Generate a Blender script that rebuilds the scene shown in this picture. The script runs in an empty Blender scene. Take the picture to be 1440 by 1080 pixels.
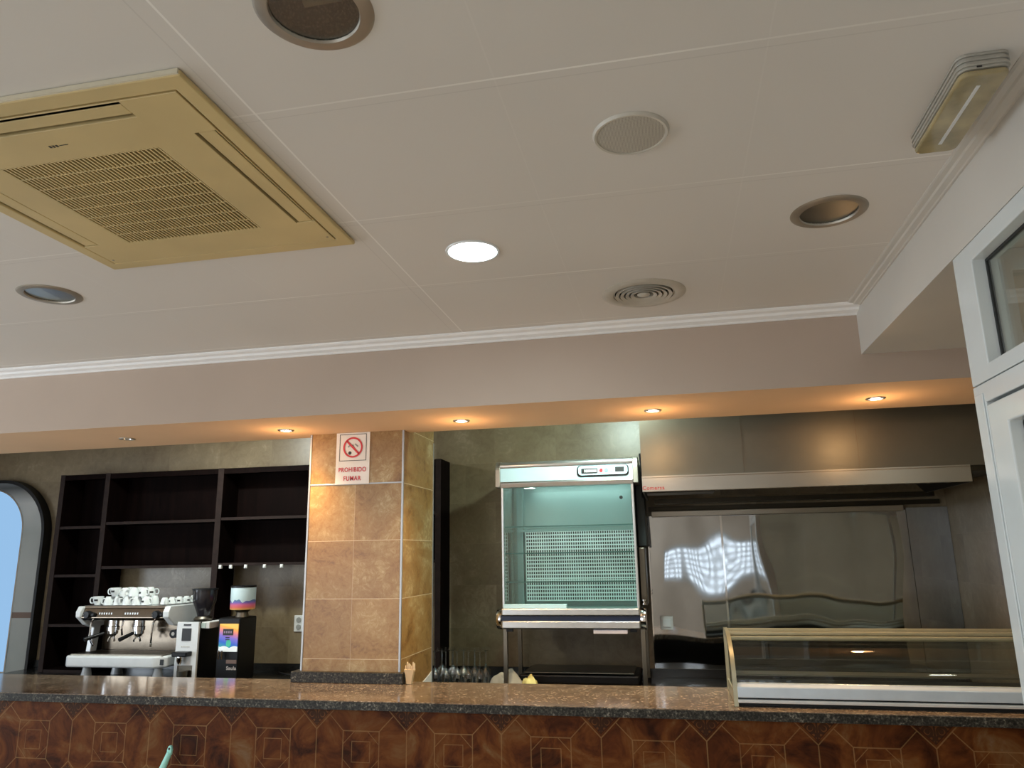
import bpy, bmesh, math, random
from mathutils import Vector, Matrix
random.seed(7)
S = bpy.context.scene
COL = S.collection
CZ = 1.78                      # height of the lens above the floor
PI = math.pi

# ------------------------------------------------------------------ node helpers
class NT:
    def __init__(s, name):
        s.m = bpy.data.materials.new(name); s.m.use_nodes = True
        s.t = s.m.node_tree; s.t.nodes.clear()
        s.out = s.t.nodes.new('ShaderNodeOutputMaterial')
    def n(s, kind, **kw):
        x = s.t.nodes.new('ShaderNode' + kind)
        for k, v in kw.items(): setattr(x, k, v)
        return x
    def l(s, a, b): s.t.links.new(a, b)
    def put(s, sock, v):
        if hasattr(v, 'is_output') or isinstance(v, bpy.types.NodeSocket): s.l(v, sock)
        else: sock.default_value = v
    def m_(s, op, a, b=None, c=None):
        x = s.n('Math', operation=op)
        for i, v in enumerate((a, b, c)):
            if v is not None: s.put(x.inputs[i], v)
        return x.outputs[0]
    def pos(s):
        if not hasattr(s, '_p'):
            g = s.n('NewGeometry'); x = s.n('SeparateXYZ'); s.l(g.outputs['Position'], x.inputs[0])
            s._p = (x.outputs[0], x.outputs[1], x.outputs[2]); s._pv = g.outputs['Position']
        return s._p
    def obj(s):
        if not hasattr(s, '_o'):
            g = s.n('TexCoord'); x = s.n('SeparateXYZ'); s.l(g.outputs['Object'], x.inputs[0])
            s._o = (x.outputs[0], x.outputs[1], x.outputs[2]); s._ov = g.outputs['Object']
        return s._o
    def noise(s, scale, detail=3, rough=.5, vec=None, sc=(1, 1, 1), dist=0):
        s.obj()
        mp = s.n('Mapping'); s.l(vec or s._ov, mp.inputs[0]); mp.inputs['Scale'].default_value = sc
        x = s.n('TexNoise'); s.l(mp.outputs[0], x.inputs['Vector'])
        x.inputs['Scale'].default_value = scale; x.inputs['Detail'].default_value = detail
        x.inputs['Roughness'].default_value = rough; x.inputs['Distortion'].default_value = dist
        return x.outputs[0]
    def ramp(s, f, stops, interp='LINEAR'):
        x = s.n('ValToRGB'); s.l(f, x.inputs[0]); x.color_ramp.interpolation = interp
        e = x.color_ramp.elements
        while len(e) < len(stops): e.new(.5)
        for i, (p, c) in enumerate(stops):
            e[i].position = p; e[i].color = (c[0], c[1], c[2], 1)
        return x.outputs[0]
    def mix(s, f, a, b, mode='MIX'):
        x = s.n('Mix', data_type='RGBA', blend_type=mode)
        s.put(x.inputs[0], f)
        s.put(x.inputs[6], a if not isinstance(a, tuple) else (*a[:3], 1))
        s.put(x.inputs[7], b if not isinstance(b, tuple) else (*b[:3], 1))
        return x.outputs[2]
    def bsdf(s, col=(.5, .5, .5), rough=.5, metal=0, bump=None, bstr=.1, bdist=.01, spec=.5, coat=0, emis=None, estr=0, aniso=0):
        b = s.n('BsdfPrincipled')
        s.put(b.inputs['Base Color'], (*col[:3], 1) if isinstance(col, tuple) else col)
        s.put(b.inputs['Roughness'], rough); s.put(b.inputs['Metallic'], metal)
        b.inputs['Specular IOR Level'].default_value = spec
        b.inputs['Coat Weight'].default_value = coat; b.inputs['Coat Roughness'].default_value = .05
        if aniso: b.inputs['Anisotropic'].default_value = aniso
        if emis is not None:
            s.put(b.inputs['Emission Color'], (*emis[:3], 1) if isinstance(emis, tuple) else emis)
            b.inputs['Emission Strength'].default_value = estr
        if bump is not None:
            u = s.n('Bump'); u.inputs['Strength'].default_value = bstr; u.inputs['Distance'].default_value = bdist
            s.l(bump, u.inputs['Height']); s.l(u.outputs[0], b.inputs['Normal'])
        s.l(b.outputs[0], s.out.inputs[0])
        return s.m
    # 1 within w of a line of the family  off + k*pitch
    def lines(s, v, off, pitch, w):
        a = s.m_('SUBTRACT', v, off); a = s.m_('DIVIDE', a, pitch); a = s.m_('ADD', a, .5)
        a = s.m_('FRACT', a); a = s.m_('SUBTRACT', a, .5); a = s.m_('ABSOLUTE', a); a = s.m_('MULTIPLY', a, pitch)
        return s.m_('LESS_THAN', a, w)
    def cell(s, v, off, pitch):
        return s.m_('FLOOR', s.m_('DIVIDE', s.m_('SUBTRACT', v, off), pitch))

MC = {}
def plain(name, col, rough=.5, metal=0, nz=.06, nscale=20, **kw):
    """procedural paint / plastic / metal with a little mottling"""
    if name in MC: return MC[name]
    t = NT(name); f = t.noise(nscale, 3)
    c = t.ramp(f, [(.3, tuple(x * (1 - nz) for x in col)), (.7, tuple(min(1, x * (1 + nz)) for x in col))])
    MC[name] = t.bsdf(c, rough, metal, **kw); return MC[name]
def glow(name, col, strength):
    if name in MC: return MC[name]
    t = NT(name); e = t.n('Emission'); e.inputs[0].default_value = (*col, 1); e.inputs[1].default_value = strength
    t.l(e.outputs[0], t.out.inputs[0]); MC[name] = t.m; return t.m
def thin_glass(name, tint=(.95, .97, .96), refl=.06, rough=0.0, gcol=(1, 1, 1)):
    if name in MC: return MC[name]
    t = NT(name)
    tr = t.n('BsdfTransparent'); tr.inputs[0].default_value = (*tint, 1)
    gl = t.n('BsdfGlossy'); gl.inputs[0].default_value = (*gcol, 1); gl.inputs['Roughness'].default_value = rough
    lw = t.n('LayerWeight'); lw.inputs[0].default_value = .5
    p = t.m_('POWER', lw.outputs[1], 4.0); p = t.m_('MULTIPLY', p, .8); p = t.m_('ADD', p, refl)
    mx = t.n('MixShader'); t.l(p, mx.inputs[0]); t.l(tr.outputs[0], mx.inputs[1]); t.l(gl.outputs[0], mx.inputs[2])
    t.l(mx.outputs[0], t.out.inputs[0]); MC[name] = t.m; return t.m
def steel(name, col=(.5, .49, .46), rough=.18, wav=.0, wscale=1.5, brush=(1, 1, 60)):
    if name in MC: return MC[name]
    t = NT(name)
    br = t.noise(6, 4, .6, sc=brush)
    r = t.m_('MULTIPLY_ADD', br, .04 if wav else .16, rough - (.02 if wav else .06))
    c = t.ramp(t.noise(2.2, 4, .6), [(.3, tuple(x * .82 for x in col)), (.75, col)])
    if wav:
        w = t.noise(wscale, 1, .4, sc=(1.6, 1, .55))
        MC[name] = t.bsdf(c, r, 1, bump=w, bstr=1, bdist=wav)
    else:
        MC[name] = t.bsdf(c, r, 1, bump=br, bstr=.05, bdist=.001)
    return MC[name]

# ------------------------------------------------------------------ mesh helper
class MB:
    def __init__(s): s.b = bmesh.new()
    def _hex(s, P):
        v = [s.b.verts.new(p) for p in P]
        for f in ((0, 3, 2, 1), (4, 5, 6, 7), (0, 1, 5, 4), (1, 2, 6, 5), (2, 3, 7, 6), (3, 0, 4, 7)):
            s.b.faces.new([v[i] for i in f])
        return s
    def box(s, x0, x1, y0, y1, z0, z1):
        return s._hex([(x0, y0, z0), (x1, y0, z0), (x1, y1, z0), (x0, y1, z0), (x0, y0, z1), (x1, y0, z1), (x1, y1, z1), (x0, y1, z1)])
    def prism(s, poly, a, b, axis='X'):
        """poly: 2-D points; axis X: (y,z); Y: (x,z); Z: (x,y)"""
        def P(p, t): return (t, p[0], p[1]) if axis == 'X' else ((p[0], t, p[1]) if axis == 'Y' else (p[0], p[1], t))
        A = [s.b.verts.new(P(p, a)) for p in poly]; B = [s.b.verts.new(P(p, b)) for p in poly]
        n = len(poly); s.b.faces.new(A); s.b.faces.new(B[::-1])
        for i in range(n): s.b.faces.new((A[i], B[i], B[(i + 1) % n], A[(i + 1) % n]))
        return s
    def lathe(s, prof, c=(0, 0, 0), seg=24, axis='Z', close=False):
        rings = []
        def P(r, h, a):
            x, y = r * math.cos(a), r * math.sin(a)
            q = (x, y, h) if axis == 'Z' else ((h, x, y) if axis == 'X' else (x, h, y))
            return (c[0] + q[0], c[1] + q[1], c[2] + q[2])
        for r, h in prof:
            if r < 1e-6: rings.append([s.b.verts.new(P(0, h, 0))])
            else: rings.append([s.b.verts.new(P(r, h, 2 * PI * k / seg)) for k in range(seg)])
        pr = list(zip(rings, rings[1:]))
        if close: pr.append((rings[-1], rings[0]))
        for A, B in pr:
            for k in range(seg):
                k2 = (k + 1) % seg
                if len(A) == 1 and len(B) == 1: continue
                if len(A) == 1: s.b.faces.new((A[0], B[k], B[k2]))
                elif len(B) == 1: s.b.faces.new((A[k], B[0], A[k2]))
                else: s.b.faces.new((A[k], B[k], B[k2], A[k2]))
        return s
    def cyl(s, p0, p1, r0, r1=None, seg=16):
        r1 = r0 if r1 is None else r1
        p0, p1 = Vector(p0), Vector(p1); d = (p1 - p0).normalized()
        u = d.orthogonal().normalized(); w = d.cross(u)
        A = [s.b.verts.new(p0 + r0 * (u * math.cos(2 * PI * k / seg) + w * math.sin(2 * PI * k / seg))) for k in range(seg)]
        B = [s.b.verts.new(p1 + r1 * (u * math.cos(2 * PI * k / seg) + w * math.sin(2 * PI * k / seg))) for k in range(seg)]
        s.b.faces.new(A[::-1]); s.b.faces.new(B)
        for k in range(seg): s.b.faces.new((A[k], A[(k + 1) % seg], B[(k + 1) % seg], B[k]))
        return s
    def tube(s, pts, r, seg=8, sub=6):
        P = [Vector(p) for p in pts]; Q = []
        if sub > 1 and len(P) > 2:
            for i in range(len(P) - 1):
                a = P[max(i - 1, 0)]; b = P[i]; c = P[i + 1]; d = P[min(i + 2, len(P) - 1)]
                for k in range(sub):
                    t = k / sub
                    Q.append(.5 * ((2 * b) + (c - a) * t + (2 * a - 5 * b + 4 * c - d) * t * t + (-a + 3 * b - 3 * c + d) * t ** 3))
            Q.append(P[-1])
        else: Q = P
        rings = []; u = None
        for i, p in enumerate(Q):
            d = (Q[min(i + 1, len(Q) - 1)] - Q[max(i - 1, 0)]).normalized()
            u = d.orthogonal().normalized() if u is None else (u - d * u.dot(d)).normalized()
            w = d.cross(u)
            rings.append([s.b.verts.new(p + r * (u * math.cos(2 * PI * k / seg) + w * math.sin(2 * PI * k / seg))) for k in range(seg)])
        for A, B in zip(rings, rings[1:]):
            for k in range(seg): s.b.faces.new((A[k], A[(k + 1) % seg], B[(k + 1) % seg], B[k]))
        s.b.faces.new(rings[0][::-1]); s.b.faces.new(rings[-1])
        return s
    def plate(s, a0, a1, b0, b1, c0, c1, holes=(), axis='Z'):
        """slab with rectangular holes. axis Z: a=x b=y c=z ; Y: a=x b=z c=y ; X: a=y b=z c=x"""
        A = sorted({a0, a1, *[h[0] for h in holes], *[h[1] for h in holes]}); A = [x for x in A if a0 <= x <= a1]
        B = sorted({b0, b1, *[h[2] for h in holes], *[h[3] for h in holes]}); B = [x for x in B if b0 <= x <= b1]
        def solid(i, j):
            if not (0 <= i < len(A) - 1 and 0 <= j < len(B) - 1): return False
            x, y = (A[i] + A[i + 1]) / 2, (B[j] + B[j + 1]) / 2
            return not any(h[0] < x < h[1] and h[2] < y < h[3] for h in holes)
        V = {}
        def v(i, j, k):
            if (i, j, k) not in V:
                p = (A[i], B[j], (c0, c1)[k])
                p = p if axis == 'Z' else ((p[0], p[2], p[1]) if axis == 'Y' else (p[2], p[0], p[1]))
                V[(i, j, k)] = s.b.verts.new(p)
            return V[(i, j, k)]
        for i in range(len(A) - 1):
            for j in range(len(B) - 1):
                if not solid(i, j): continue
                for k in (0, 1): s.b.faces.new([v(i, j, k), v(i + 1, j, k), v(i + 1, j + 1, k), v(i, j + 1, k)])
                for di, dj, e in ((-1, 0, ((i, j), (i, j + 1))), (1, 0, ((i + 1, j), (i + 1, j + 1))), (0, -1, ((i, j), (i + 1, j))), (0, 1, ((i, j + 1), (i + 1, j + 1)))):
                    if not solid(i + di, j + dj):
                        p, q = e; s.b.faces.new([v(*p, 0), v(*q, 0), v(*q, 1), v(*p, 1)])
        return s
    def build(s, name, mat, parent=None, bevel=0, smooth=False, seg=2, loc=None):
        bmesh.ops.recalc_face_normals(s.b, faces=s.b.faces)
        off = Vector((0, 0, 0))
        if parent is not None and loc is None: off = wloc(parent)
        if loc is not None and parent is None: off = Vector(loc)
        if off.length: bmesh.ops.translate(s.b, verts=s.b.verts, vec=-off)
        me = bpy.data.meshes.new(name); s.b.to_mesh(me); s.b.free()
        if smooth: me.shade_smooth() if hasattr(me, 'shade_smooth') else None
        o = bpy.data.objects.new(name, me); COL.objects.link(o); me.materials.append(mat)
        if parent is not None: o.parent = parent
        elif loc is not None: o.location = loc
        if smooth:
            try: me.set_sharp_from_angle(angle=math.radians(38))
            except Exception: pass
        if bevel:
            b = o.modifiers.new('bevel', 'BEVEL'); b.width = bevel; b.segments = seg; b.limit_method = 'ANGLE'; b.angle_limit = math.radians(35)
        return o
def wloc(o):
    v = Vector(o.location)
    while o.parent: o = o.parent; v += Vector(o.location)
    return v
def tag(o, label=None, cat=None, group=None, kind=None):
    if label: o['label'] = label
    if cat: o['category'] = cat
    if group: o['group'] = group
    if kind: o['kind'] = kind
    return o
def thing(name, loc, label, cat, group=None, kind=None):
    o = bpy.data.objects.new(name, None); COL.objects.link(o); o.location = loc; o.empty_display_size = .05
    return tag(o, label, cat, group, kind)
def st(o, label, cat=None): return tag(o, label, cat or 'structure', None, 'structure')
def copy_tree(o, parent=None):
    c = o.copy(); COL.objects.link(c)
    if parent: c.parent = parent
    for ch in list(o.children): copy_tree(ch, c)
    return c
def text(name, body, loc, size, mat, parent=None, rot=(PI / 2, 0, 0), off=0.0, ext=.0006, sx=1):
    cu = bpy.data.curves.new(name, 'FONT'); cu.body = body; cu.size = size; cu.align_x = 'CENTER'; cu.align_y = 'CENTER'
    cu.offset = off; cu.space_character = 1.12; cu.extrude = ext
    tmp = bpy.data.objects.new('tmp', cu); COL.objects.link(tmp); cu.materials.append(mat)
    bpy.context.view_layer.update()
    me = bpy.data.meshes.new_from_object(tmp.evaluated_get(bpy.context.evaluated_depsgraph_get()))
    bpy.data.objects.remove(tmp); bpy.data.curves.remove(cu)
    o = bpy.data.objects.new(name, me); COL.objects.link(o)
    o.rotation_euler = rot; o.scale = (sx, 1, 1)
    L = Vector(loc)
    if parent: o.parent = parent; L = L - wloc(parent)
    o.location = L
    return o
def cut(o, cyls):
    """cut round holes (x,y,z0,z1,r) out of a mesh object"""
    mb = MB()
    for x, y, z0, z1, r in cyls: mb.cyl((x, y, z0), (x, y, z1), r, seg=48)
    c = mb.build('cutter', o.data.materials[0])
    m = o.modifiers.new('b', 'BOOLEAN'); m.operation = 'DIFFERENCE'; m.object = c; m.solver = 'EXACT'
    bpy.context.view_layer.update()
    dg = bpy.context.evaluated_depsgraph_get()
    me = bpy.data.meshes.new_from_object(o.evaluated_get(dg))
    o.modifiers.clear(); o.data = me
    bpy.data.objects.remove(c)

# ------------------------------------------------------------------ materials
# ceiling boards with faint seams
t = NT('ceiling_paint'); X, Y, Z = t.pos()
nz = t.noise(.9, 2)
base = t.ramp(nz, [(.3, (.67, .63, .58)), (.75, (.71, .67, .62))])
nv = t.m_('MULTIPLY_ADD', t.noise(1.1, 2), 2.6, -.75); nv = t.m_('MAXIMUM', t.m_('MINIMUM', nv, 1.0), .12)
l1 = t.m_('MULTIPLY', t.lines(Y, 1.447, .61, .0030), nv)
xm = t.m_('LESS_THAN', t.m_('ABSOLUTE', t.m_('ADD', X, .93)), .0028)
l1 = t.m_('MAXIMUM', l1, t.m_('MULTIPLY', xm, .75))
l1 = t.m_('MAXIMUM', l1, t.m_('MULTIPLY', t.lines(X, -.93, .6, .002), .10))
l2 = t.m_('MAXIMUM', t.m_('LESS_THAN', t.m_('ABSOLUTE', t.m_('ADD', X, .975)), .0018), t.lines(Y, 1.475, .61, .0018))
c = t.mix(t.m_('MULTIPLY', l2, .16), base, (.30, .27, .23)); c = t.mix(t.m_('MULTIPLY', l1, .75), c, (.98, .95, .90))  # seam highlight and shadow painted as white and dark lines
M_CEIL = t.bsdf(c, .55, bump=t.noise(14, 3), bstr=.04, bdist=.003)
M_PAINT = plain('wall_paint_beige', (.62, .53, .43), .6, nz=.03, nscale=3)
M_BEAM = plain('beam_paint_rose', (.49, .385, .31), .75, nz=.03, nscale=2, spec=.15)
M_SOFF = plain('soffit_paint', (.60, .57, .52), .5, nz=.03, nscale=2)
M_CORN = plain('cornice_white', (.93, .92, .91), .45, nz=.02)
M_FLOOR = plain('floor_tile', (.60, .55, .48), .4, nz=.1, nscale=4)
M_WHITEPVC = plain('white_lacquered_aluminium', (.66, .70, .70), .18, nz=.03, nscale=6, coat=.4)
M_STRIP = plain('corner_strip_metal', (.42, .42, .42), .42, .8, nz=.05)
M_BLACKG = plain('black_rubber', (.012, .013, .014), .5)
M_BLACK = plain('black_plastic', (.006, .006, .007), .4, nz=.2, spec=.3)
M_WHITE = plain('white_enamel', (.78, .80, .80), .25, nz=.03, coat=.3)
M_WHITEM = plain('white_plastic', (.70, .70, .68), .4, nz=.03)
M_CUP = plain('white_porcelain', (.80, .84, .83), .12, nz=.02, coat=.5)
M_CHROME = plain('chrome', (.75, .75, .76), .07, 1, nz=.02)
M_ALU = plain('brushed_aluminium', (.70, .71, .71), .28, 1, nz=.05)
M_ALUG = plain('gold_tinted_aluminium', (.52, .48, .34), .33, .8, nz=.05)
M_RING = plain('satin_nickel', (.46, .42, .36), .5, 1, nz=.1, nscale=9)
M_TAN = plain('yellowed_plastic', (.60, .46, .22), .42, nz=.09, nscale=3)
M_TANL = plain('plastic_edge_highlight', (.66, .60, .46), .42, nz=.05, nscale=3)
M_DARK = plain('dark_cavity', (.012, .010, .008), .8)
M_WOOD = NT('dark_stained_wood')
f = M_WOOD.noise(5, 5, .6, sc=(6, 6, .7), dist=.6)
M_WOOD = M_WOOD.bsdf(M_WOOD.ramp(f, [(.3, (.0025, .0012, .001)), (.7, (.007, .003, .0025))]), .7, spec=.04)
M_WOODED = plain('dark_wood_edge', (.020, .012, .010), .6, nz=.2, spec=.12)
M_STEEL = steel('stainless_steel', (.25, .235, .195), .40)
M_SPLASH = steel('stainless_sheet_wavy', (.50, .52, .54), .045, wav=.026, wscale=1.5, brush=(1, 1, 8))
M_STEELD = steel('stainless_dull', (.24, .21, .165), .36)
M_LIP = plain('stainless_lip', (.52, .48, .42), .30, 1, nz=.05, nscale=3)
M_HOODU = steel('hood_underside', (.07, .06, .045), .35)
M_MACH = plain('polished_steel', (.20, .16, .12), .16, 1, nz=.05)
M_GLASS = thin_glass('clear_glass', (.93, .965, .955), .05)
M_GLASSC = thin_glass('fridge_glass', (.92, .975, .965), .04)
M_GLASSW = thin_glass('window_glass', (.90, .93, .91), .07)
M_GLASST = thin_glass('goblet_glass', (.88, .92, .94), .14)
M_RED = plain('sign_red', (.62, .03, .04), .5)
M_INK = plain('black_ink', (.02, .02, .02), .5)
M_SIGN = plain('sign_card', (.83, .78, .72), .45, nz=.02)

def tile_mat(name, stops, axu, uoff, pu, zoff, pz, grout, gw=.0016, rough=.35, scale=2.0, vary=.16, stag=0, gstr=.7):
    t = NT(name); P = t.pos(); u, z = P[axu], P[2]
    iz = t.cell(z, zoff, pz)
    if stag:
        par = t.m_('MODULO', t.m_('ABSOLUTE', iz), 2.0); u = t.m_('ADD', u, t.m_('MULTIPLY', par, stag))
    iu = t.cell(u, uoff, pu)
    w = t.n('TexWhiteNoise', noise_dimensions='2D'); cb = t.n('CombineXYZ'); t.l(iu, cb.inputs[0]); t.l(iz, cb.inputs[1]); t.l(cb.outputs[0], w.inputs['Vector'])
    # shift the stone pattern from tile to tile
    of = t.n('VectorMath', operation='SCALE'); t.l(w.outputs['Color'], of.inputs[0]); of.inputs['Scale'].default_value = 7
    ad = t.n('VectorMath', operation='ADD'); t.l(t._pv, ad.inputs[0]); t.l(of.outputs[0], ad.inputs[1])
    n1 = t.noise(scale, 8, .62, vec=ad.outputs[0], dist=1.2)
    n2 = t.noise(scale * 7, 6, .75, vec=ad.outputs[0], dist=2)
    f = t.m_('ADD', t.m_('MULTIPLY', n1, .6), t.m_('MULTIPLY', n2, .4))
    c = t.ramp(f, stops)
    c = t.mix(vary, c, t.ramp(w.outputs[0], [(0, (.0, .0, .0)), (1, (1, 1, 1))]), 'SOFT_LIGHT')
    g = t.m_('MAXIMUM', t.m_('MULTIPLY', t.lines(u, uoff, pu, gw), .4), t.lines(z, zoff, pz, gw))
    c = t.mix(t.m_('MULTIPLY', g, gstr), c, grout)
    h = t.m_('SUBTRACT', t.m_('MULTIPLY', f, .3), g)
    return t.bsdf(c, rough, bump=h, bstr=.25, bdist=.002)
PST = [(.37, (.17, .082, .022)), (.46, (.29, .155, .046)), (.53, (.335, .20, .070)), (.59, (.43, .30, .135)), (.66, (.60, .47, .27))]
M_PIL = tile_mat('travertine_tiles_front', PST, 0, -1.7525, .2875 * 2, 1.24, .316, (.74, .60, .40), scale=2.6)
M_PILS = tile_mat('travertine_tiles_side', PST, 1, 3.98, 1.2, 1.24, .316, (.80, .66, .45), scale=2.6)
KST = [(.32, (.11, .075, .038)), (.46, (.175, .128, .072)), (.56, (.21, .160, .094)), (.70, (.33, .27, .18))]
M_KIT = tile_mat('olive_stone_wall_tiles', KST, 0, -.55, .45, 2.15, .288, (.25, .19, .12), scale=1.5, vary=.12, stag=.225, gstr=.5)
M_KITS = tile_mat('olive_stone_wall_tiles_side', KST, 1, .1, .45, 2.15, .288, (.25, .19, .12), scale=1.5, vary=.12, gstr=.5)

def granite(name, stops, rough, sc=150, sp=.9):
    t = NT(name); t.pos()
    a = t.noise(sc, 2, .7); b = t.noise(7, 6, .75, dist=1.5); v = t.n('TexVoronoi'); v.inputs['Scale'].default_value = sc * .8; t.l(t._ov, v.inputs['Vector'])
    f = t.m_('ADD', t.m_('MULTIPLY', a, .5), t.m_('MULTIPLY', b, .38)); f = t.m_('ADD', f, t.m_('MULTIPLY', v.outputs[0], .16))
    return t.bsdf(t.ramp(f, stops), rough, spec=sp)
M_GRAN = granite('polished_brown_granite', [(.40, (.05, .034, .024)), (.50, (.14, .10, .07)), (.59, (.24, .18, .125)), (.70, (.50, .40, .30))], .13, sc=85)
M_GRANE = granite('grey_speckled_granite_edge', [(.40, (.006, .005, .004)), (.52, (.026, .023, .018)), (.60, (.07, .062, .048)), (.70, (.28, .25, .20))], .42, sc=110, sp=.25)
M_GRANB = granite('black_granite', [(.4, (.006, .006, .006)), (.7, (.03, .028, .026))], .2)

# rust coloured tiles with the gilt octagon and scroll pattern
t = NT('rust_patterned_tiles'); X, Y, Z = t.pos()
p = .4525
def cen(v, off):
    a = t.m_('DIVIDE', t.m_('SUBTRACT', v, off), p); a = t.m_('FRACT', t.m_('ADD', a, .5)); return t.m_('SUBTRACT', a, .5)
u = cen(X, -2.392); w = cen(Z, CZ - .89)
a = t.m_('ABSOLUTE', u); b = t.m_('ABSOLUTE', w)
LW = .0052
def near(x, v, ww=LW): return t.m_('LESS_THAN', t.m_('ABSOLUTE', t.m_('SUBTRACT', x, v)), ww)
def AND(*q):
    r = q[0]
    for k in q[1:]: r = t.m_('MULTIPLY', r, k)
    return r
def OR(*q):
    r = q[0]
    for k in q[1:]: r = t.m_('MAXIMUM', r, k)
    return r
mx = t.m_('MAXIMUM', a, b); mn = t.m_('MINIMUM', a, b); sm = t.m_('ADD', a, b); df = t.m_('ABSOLUTE', t.m_('SUBTRACT', a, b))
D = .29                                   # diamond half diagonal in tile units
sq = near(mx, .20, LW)
dia = near(sm, 1 - D, LW * 1.5)
diag = AND(t.m_('LESS_THAN', df, LW * 1.3), t.m_('GREATER_THAN', mx, .20), t.m_('LESS_THAN', sm, 1 - D))
joint = AND(t.m_('GREATER_THAN', mx, .5 - LW * 1.1), t.m_('LESS_THAN', mn, .5 - D))
isq = near(mx, .10, LW * .7)
octo = AND(near(sm, .27, LW * .9), t.m_('LESS_THAN', mx, .20))
star = AND(t.m_('LESS_THAN', t.m_('ABSOLUTE', t.m_('SUBTRACT', t.m_('ADD', mn, .20), t.m_('ADD', mx, 0.0))), LW), t.m_('LESS_THAN', mx, .2), t.m_('LESS_THAN', mn, .09))
# scrolls inside the diamond
ax = t.m_('SUBTRACT', .5, a); bz = t.m_('SUBTRACT', .5, b)
def ring(cx, cz_, r, ww):
    dx = t.m_('SUBTRACT', ax, cx); dz = t.m_('SUBTRACT', bz, cz_)
    d = t.m_('SQRT', t.m_('ADD', t.m_('MULTIPLY', dx, dx), t.m_('MULTIPLY', dz, dz)))
    return near(d, r, ww)
dk = t.m_('GREATER_THAN', sm, 1 - D + .045)
scr = AND(OR(ring(.062, .150, .040, .012), ring(.058, .145, .010, .012), ring(.035, .205, .022, .009), ring(.13, .075, .032, .011), t.m_('LESS_THAN', ax, .009)), t.m_('GREATER_THAN', sm, 1 - D + .04))
dia2 = near(sm, 1 - D + .035, LW * .8)
gold = OR(sq, dia, diag, joint, isq, octo, star)
fade = t.m_('ADD', t.m_('MULTIPLY', t.noise(5, 3), .9), .15)
n1 = t.noise(6, 6, .65, dist=.8)
colr = t.ramp(n1, [(.34, (.025, .006, .001)), (.47, (.080, .020, .004)), (.56, (.12, .037, .007)), (.66, (.145, .065, .022)), (.76, (.17, .105, .058))])
colr = t.mix(t.m_('MULTIPLY', dk, .4), colr, (.15, .065, .025))
colr = t.mix(t.m_('MULTIPLY', OR(scr, dia2), .75), colr, (.020, .009, .005))
colr = t.mix(t.m_('MULTIPLY', gold, t.m_('MULTIPLY', fade, .8)), colr, (.27, .155, .062))
M_RUST = t.bsdf(colr, .5, spec=.12, bump=gold, bstr=.15, bdist=.001)

# ------------------------------------------------------------------ room shell
ZC = 2.84; ZB = 2.49; ZS = 2.623
XL, XR, YF, YB = -6.6, 3.2, -3.6, 5.25
st(MB().box(XL - .1, XR + .1, YF - .1, YB + .1, -.1, 0).build('floor', M_FLOOR), 'beige tiled floor')
DL = [(.563, 2.357, .095), (-2.405, 2.39, .095), (-.628, 1.155, .095), (-.63, 2.385, .088), (-.048, 2.985, .128)]
ce = MB().plate(XL, XR, YF, YB, ZC, ZC + .12, holes=[(-1.90, -1.04, 1.30, 2.15)]).build('ceiling', M_CEIL)
cut(ce, [(x, y, ZC - .05, ZC + .2, r) for x, y, r in DL]); st(ce, 'off-white suspended ceiling of square boards')
M_KBK = M_KIT
st(MB().box(XL, XR, YB, YB + .12, 0, ZC).build('wall_back', M_KIT), 'olive stone tiled wall behind the bar')
st(MB().plate(YF, YB, 0, ZC, XL - .12, XL, holes=[(.2, 2.6, .9, 2.3)], axis='X').build('wall_left', M_PAINT), 'beige painted wall on the left')
st(MB().box(XR, XR + .12, YF, YB, 0, ZC).build('wall_right', M_PAINT), 'beige painted wall on the right')
WH = [(-6.2, -4.0, .5, 2.4), (.34, 1.28, 1.16, 1.88)]
st(MB().plate(XL, XR, 0, ZC, YF - .12, YF, holes=WH, axis='Y').build('wall_front', M_PAINT), 'beige wall with shop windows')
# kitchen return wall at the right end of the cooking zone
st(MB().box(1.74, 1.86, 4.12, YB, 0, ZC).build('wall_kitchen', M_KITS), 'tiled return wall beside the cooking recess')

# beam (dropped soffit above the bar)
SP = [(-3.13, False), (-2.10, True), (-1.067, True), (-.05, True), (1.012, True)]
bm_ = MB().box(XL, XR, 3.42, 4.08, ZB, ZC).build('trim_1', M_BEAM)
cut(bm_, [(x, 3.786, ZB - .05, ZB + .06, .036) for x, _ in SP]); M_UND = plain('beam_underside_warm_glow', (.78, .53, .33), .8, nz=.03, nscale=2, spec=.1)  # warm spotlight glow put into the underside colour
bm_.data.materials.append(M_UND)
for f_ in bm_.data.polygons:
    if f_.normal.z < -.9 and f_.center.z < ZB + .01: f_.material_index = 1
st(bm_, 'rose beige dropped beam over the bar with recessed spotlights', 'beam')
sf = MB().box(.88, XR, YF, 3.42, ZS, ZC).build('trim_2', M_SOFF); st(sf, 'pale boxed soffit along the right side', 'soffit')
# cornices
prof = [(0, 0), (0, -.034), (-.012, -.034), (-.020, -.028), (-.050, -.022), (-.060, -.013), (-.088, -.010), (-.10, -.004), (-.10, 0)]
st(MB().prism([(3.42 + a_, ZC + b_) for a_, b_ in prof], XL, .88, 'X').build('trim_3', M_CORN), 'white stepped cornice along the beam', 'cornice')
st(MB().prism([(.88 + a_ * .55, ZC + b_ * .45) for a_, b_ in prof], YF, 3.33, 'Y').build('trim_4', M_SOFF), 'pale cornice along the boxed soffit', 'cornice')

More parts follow.
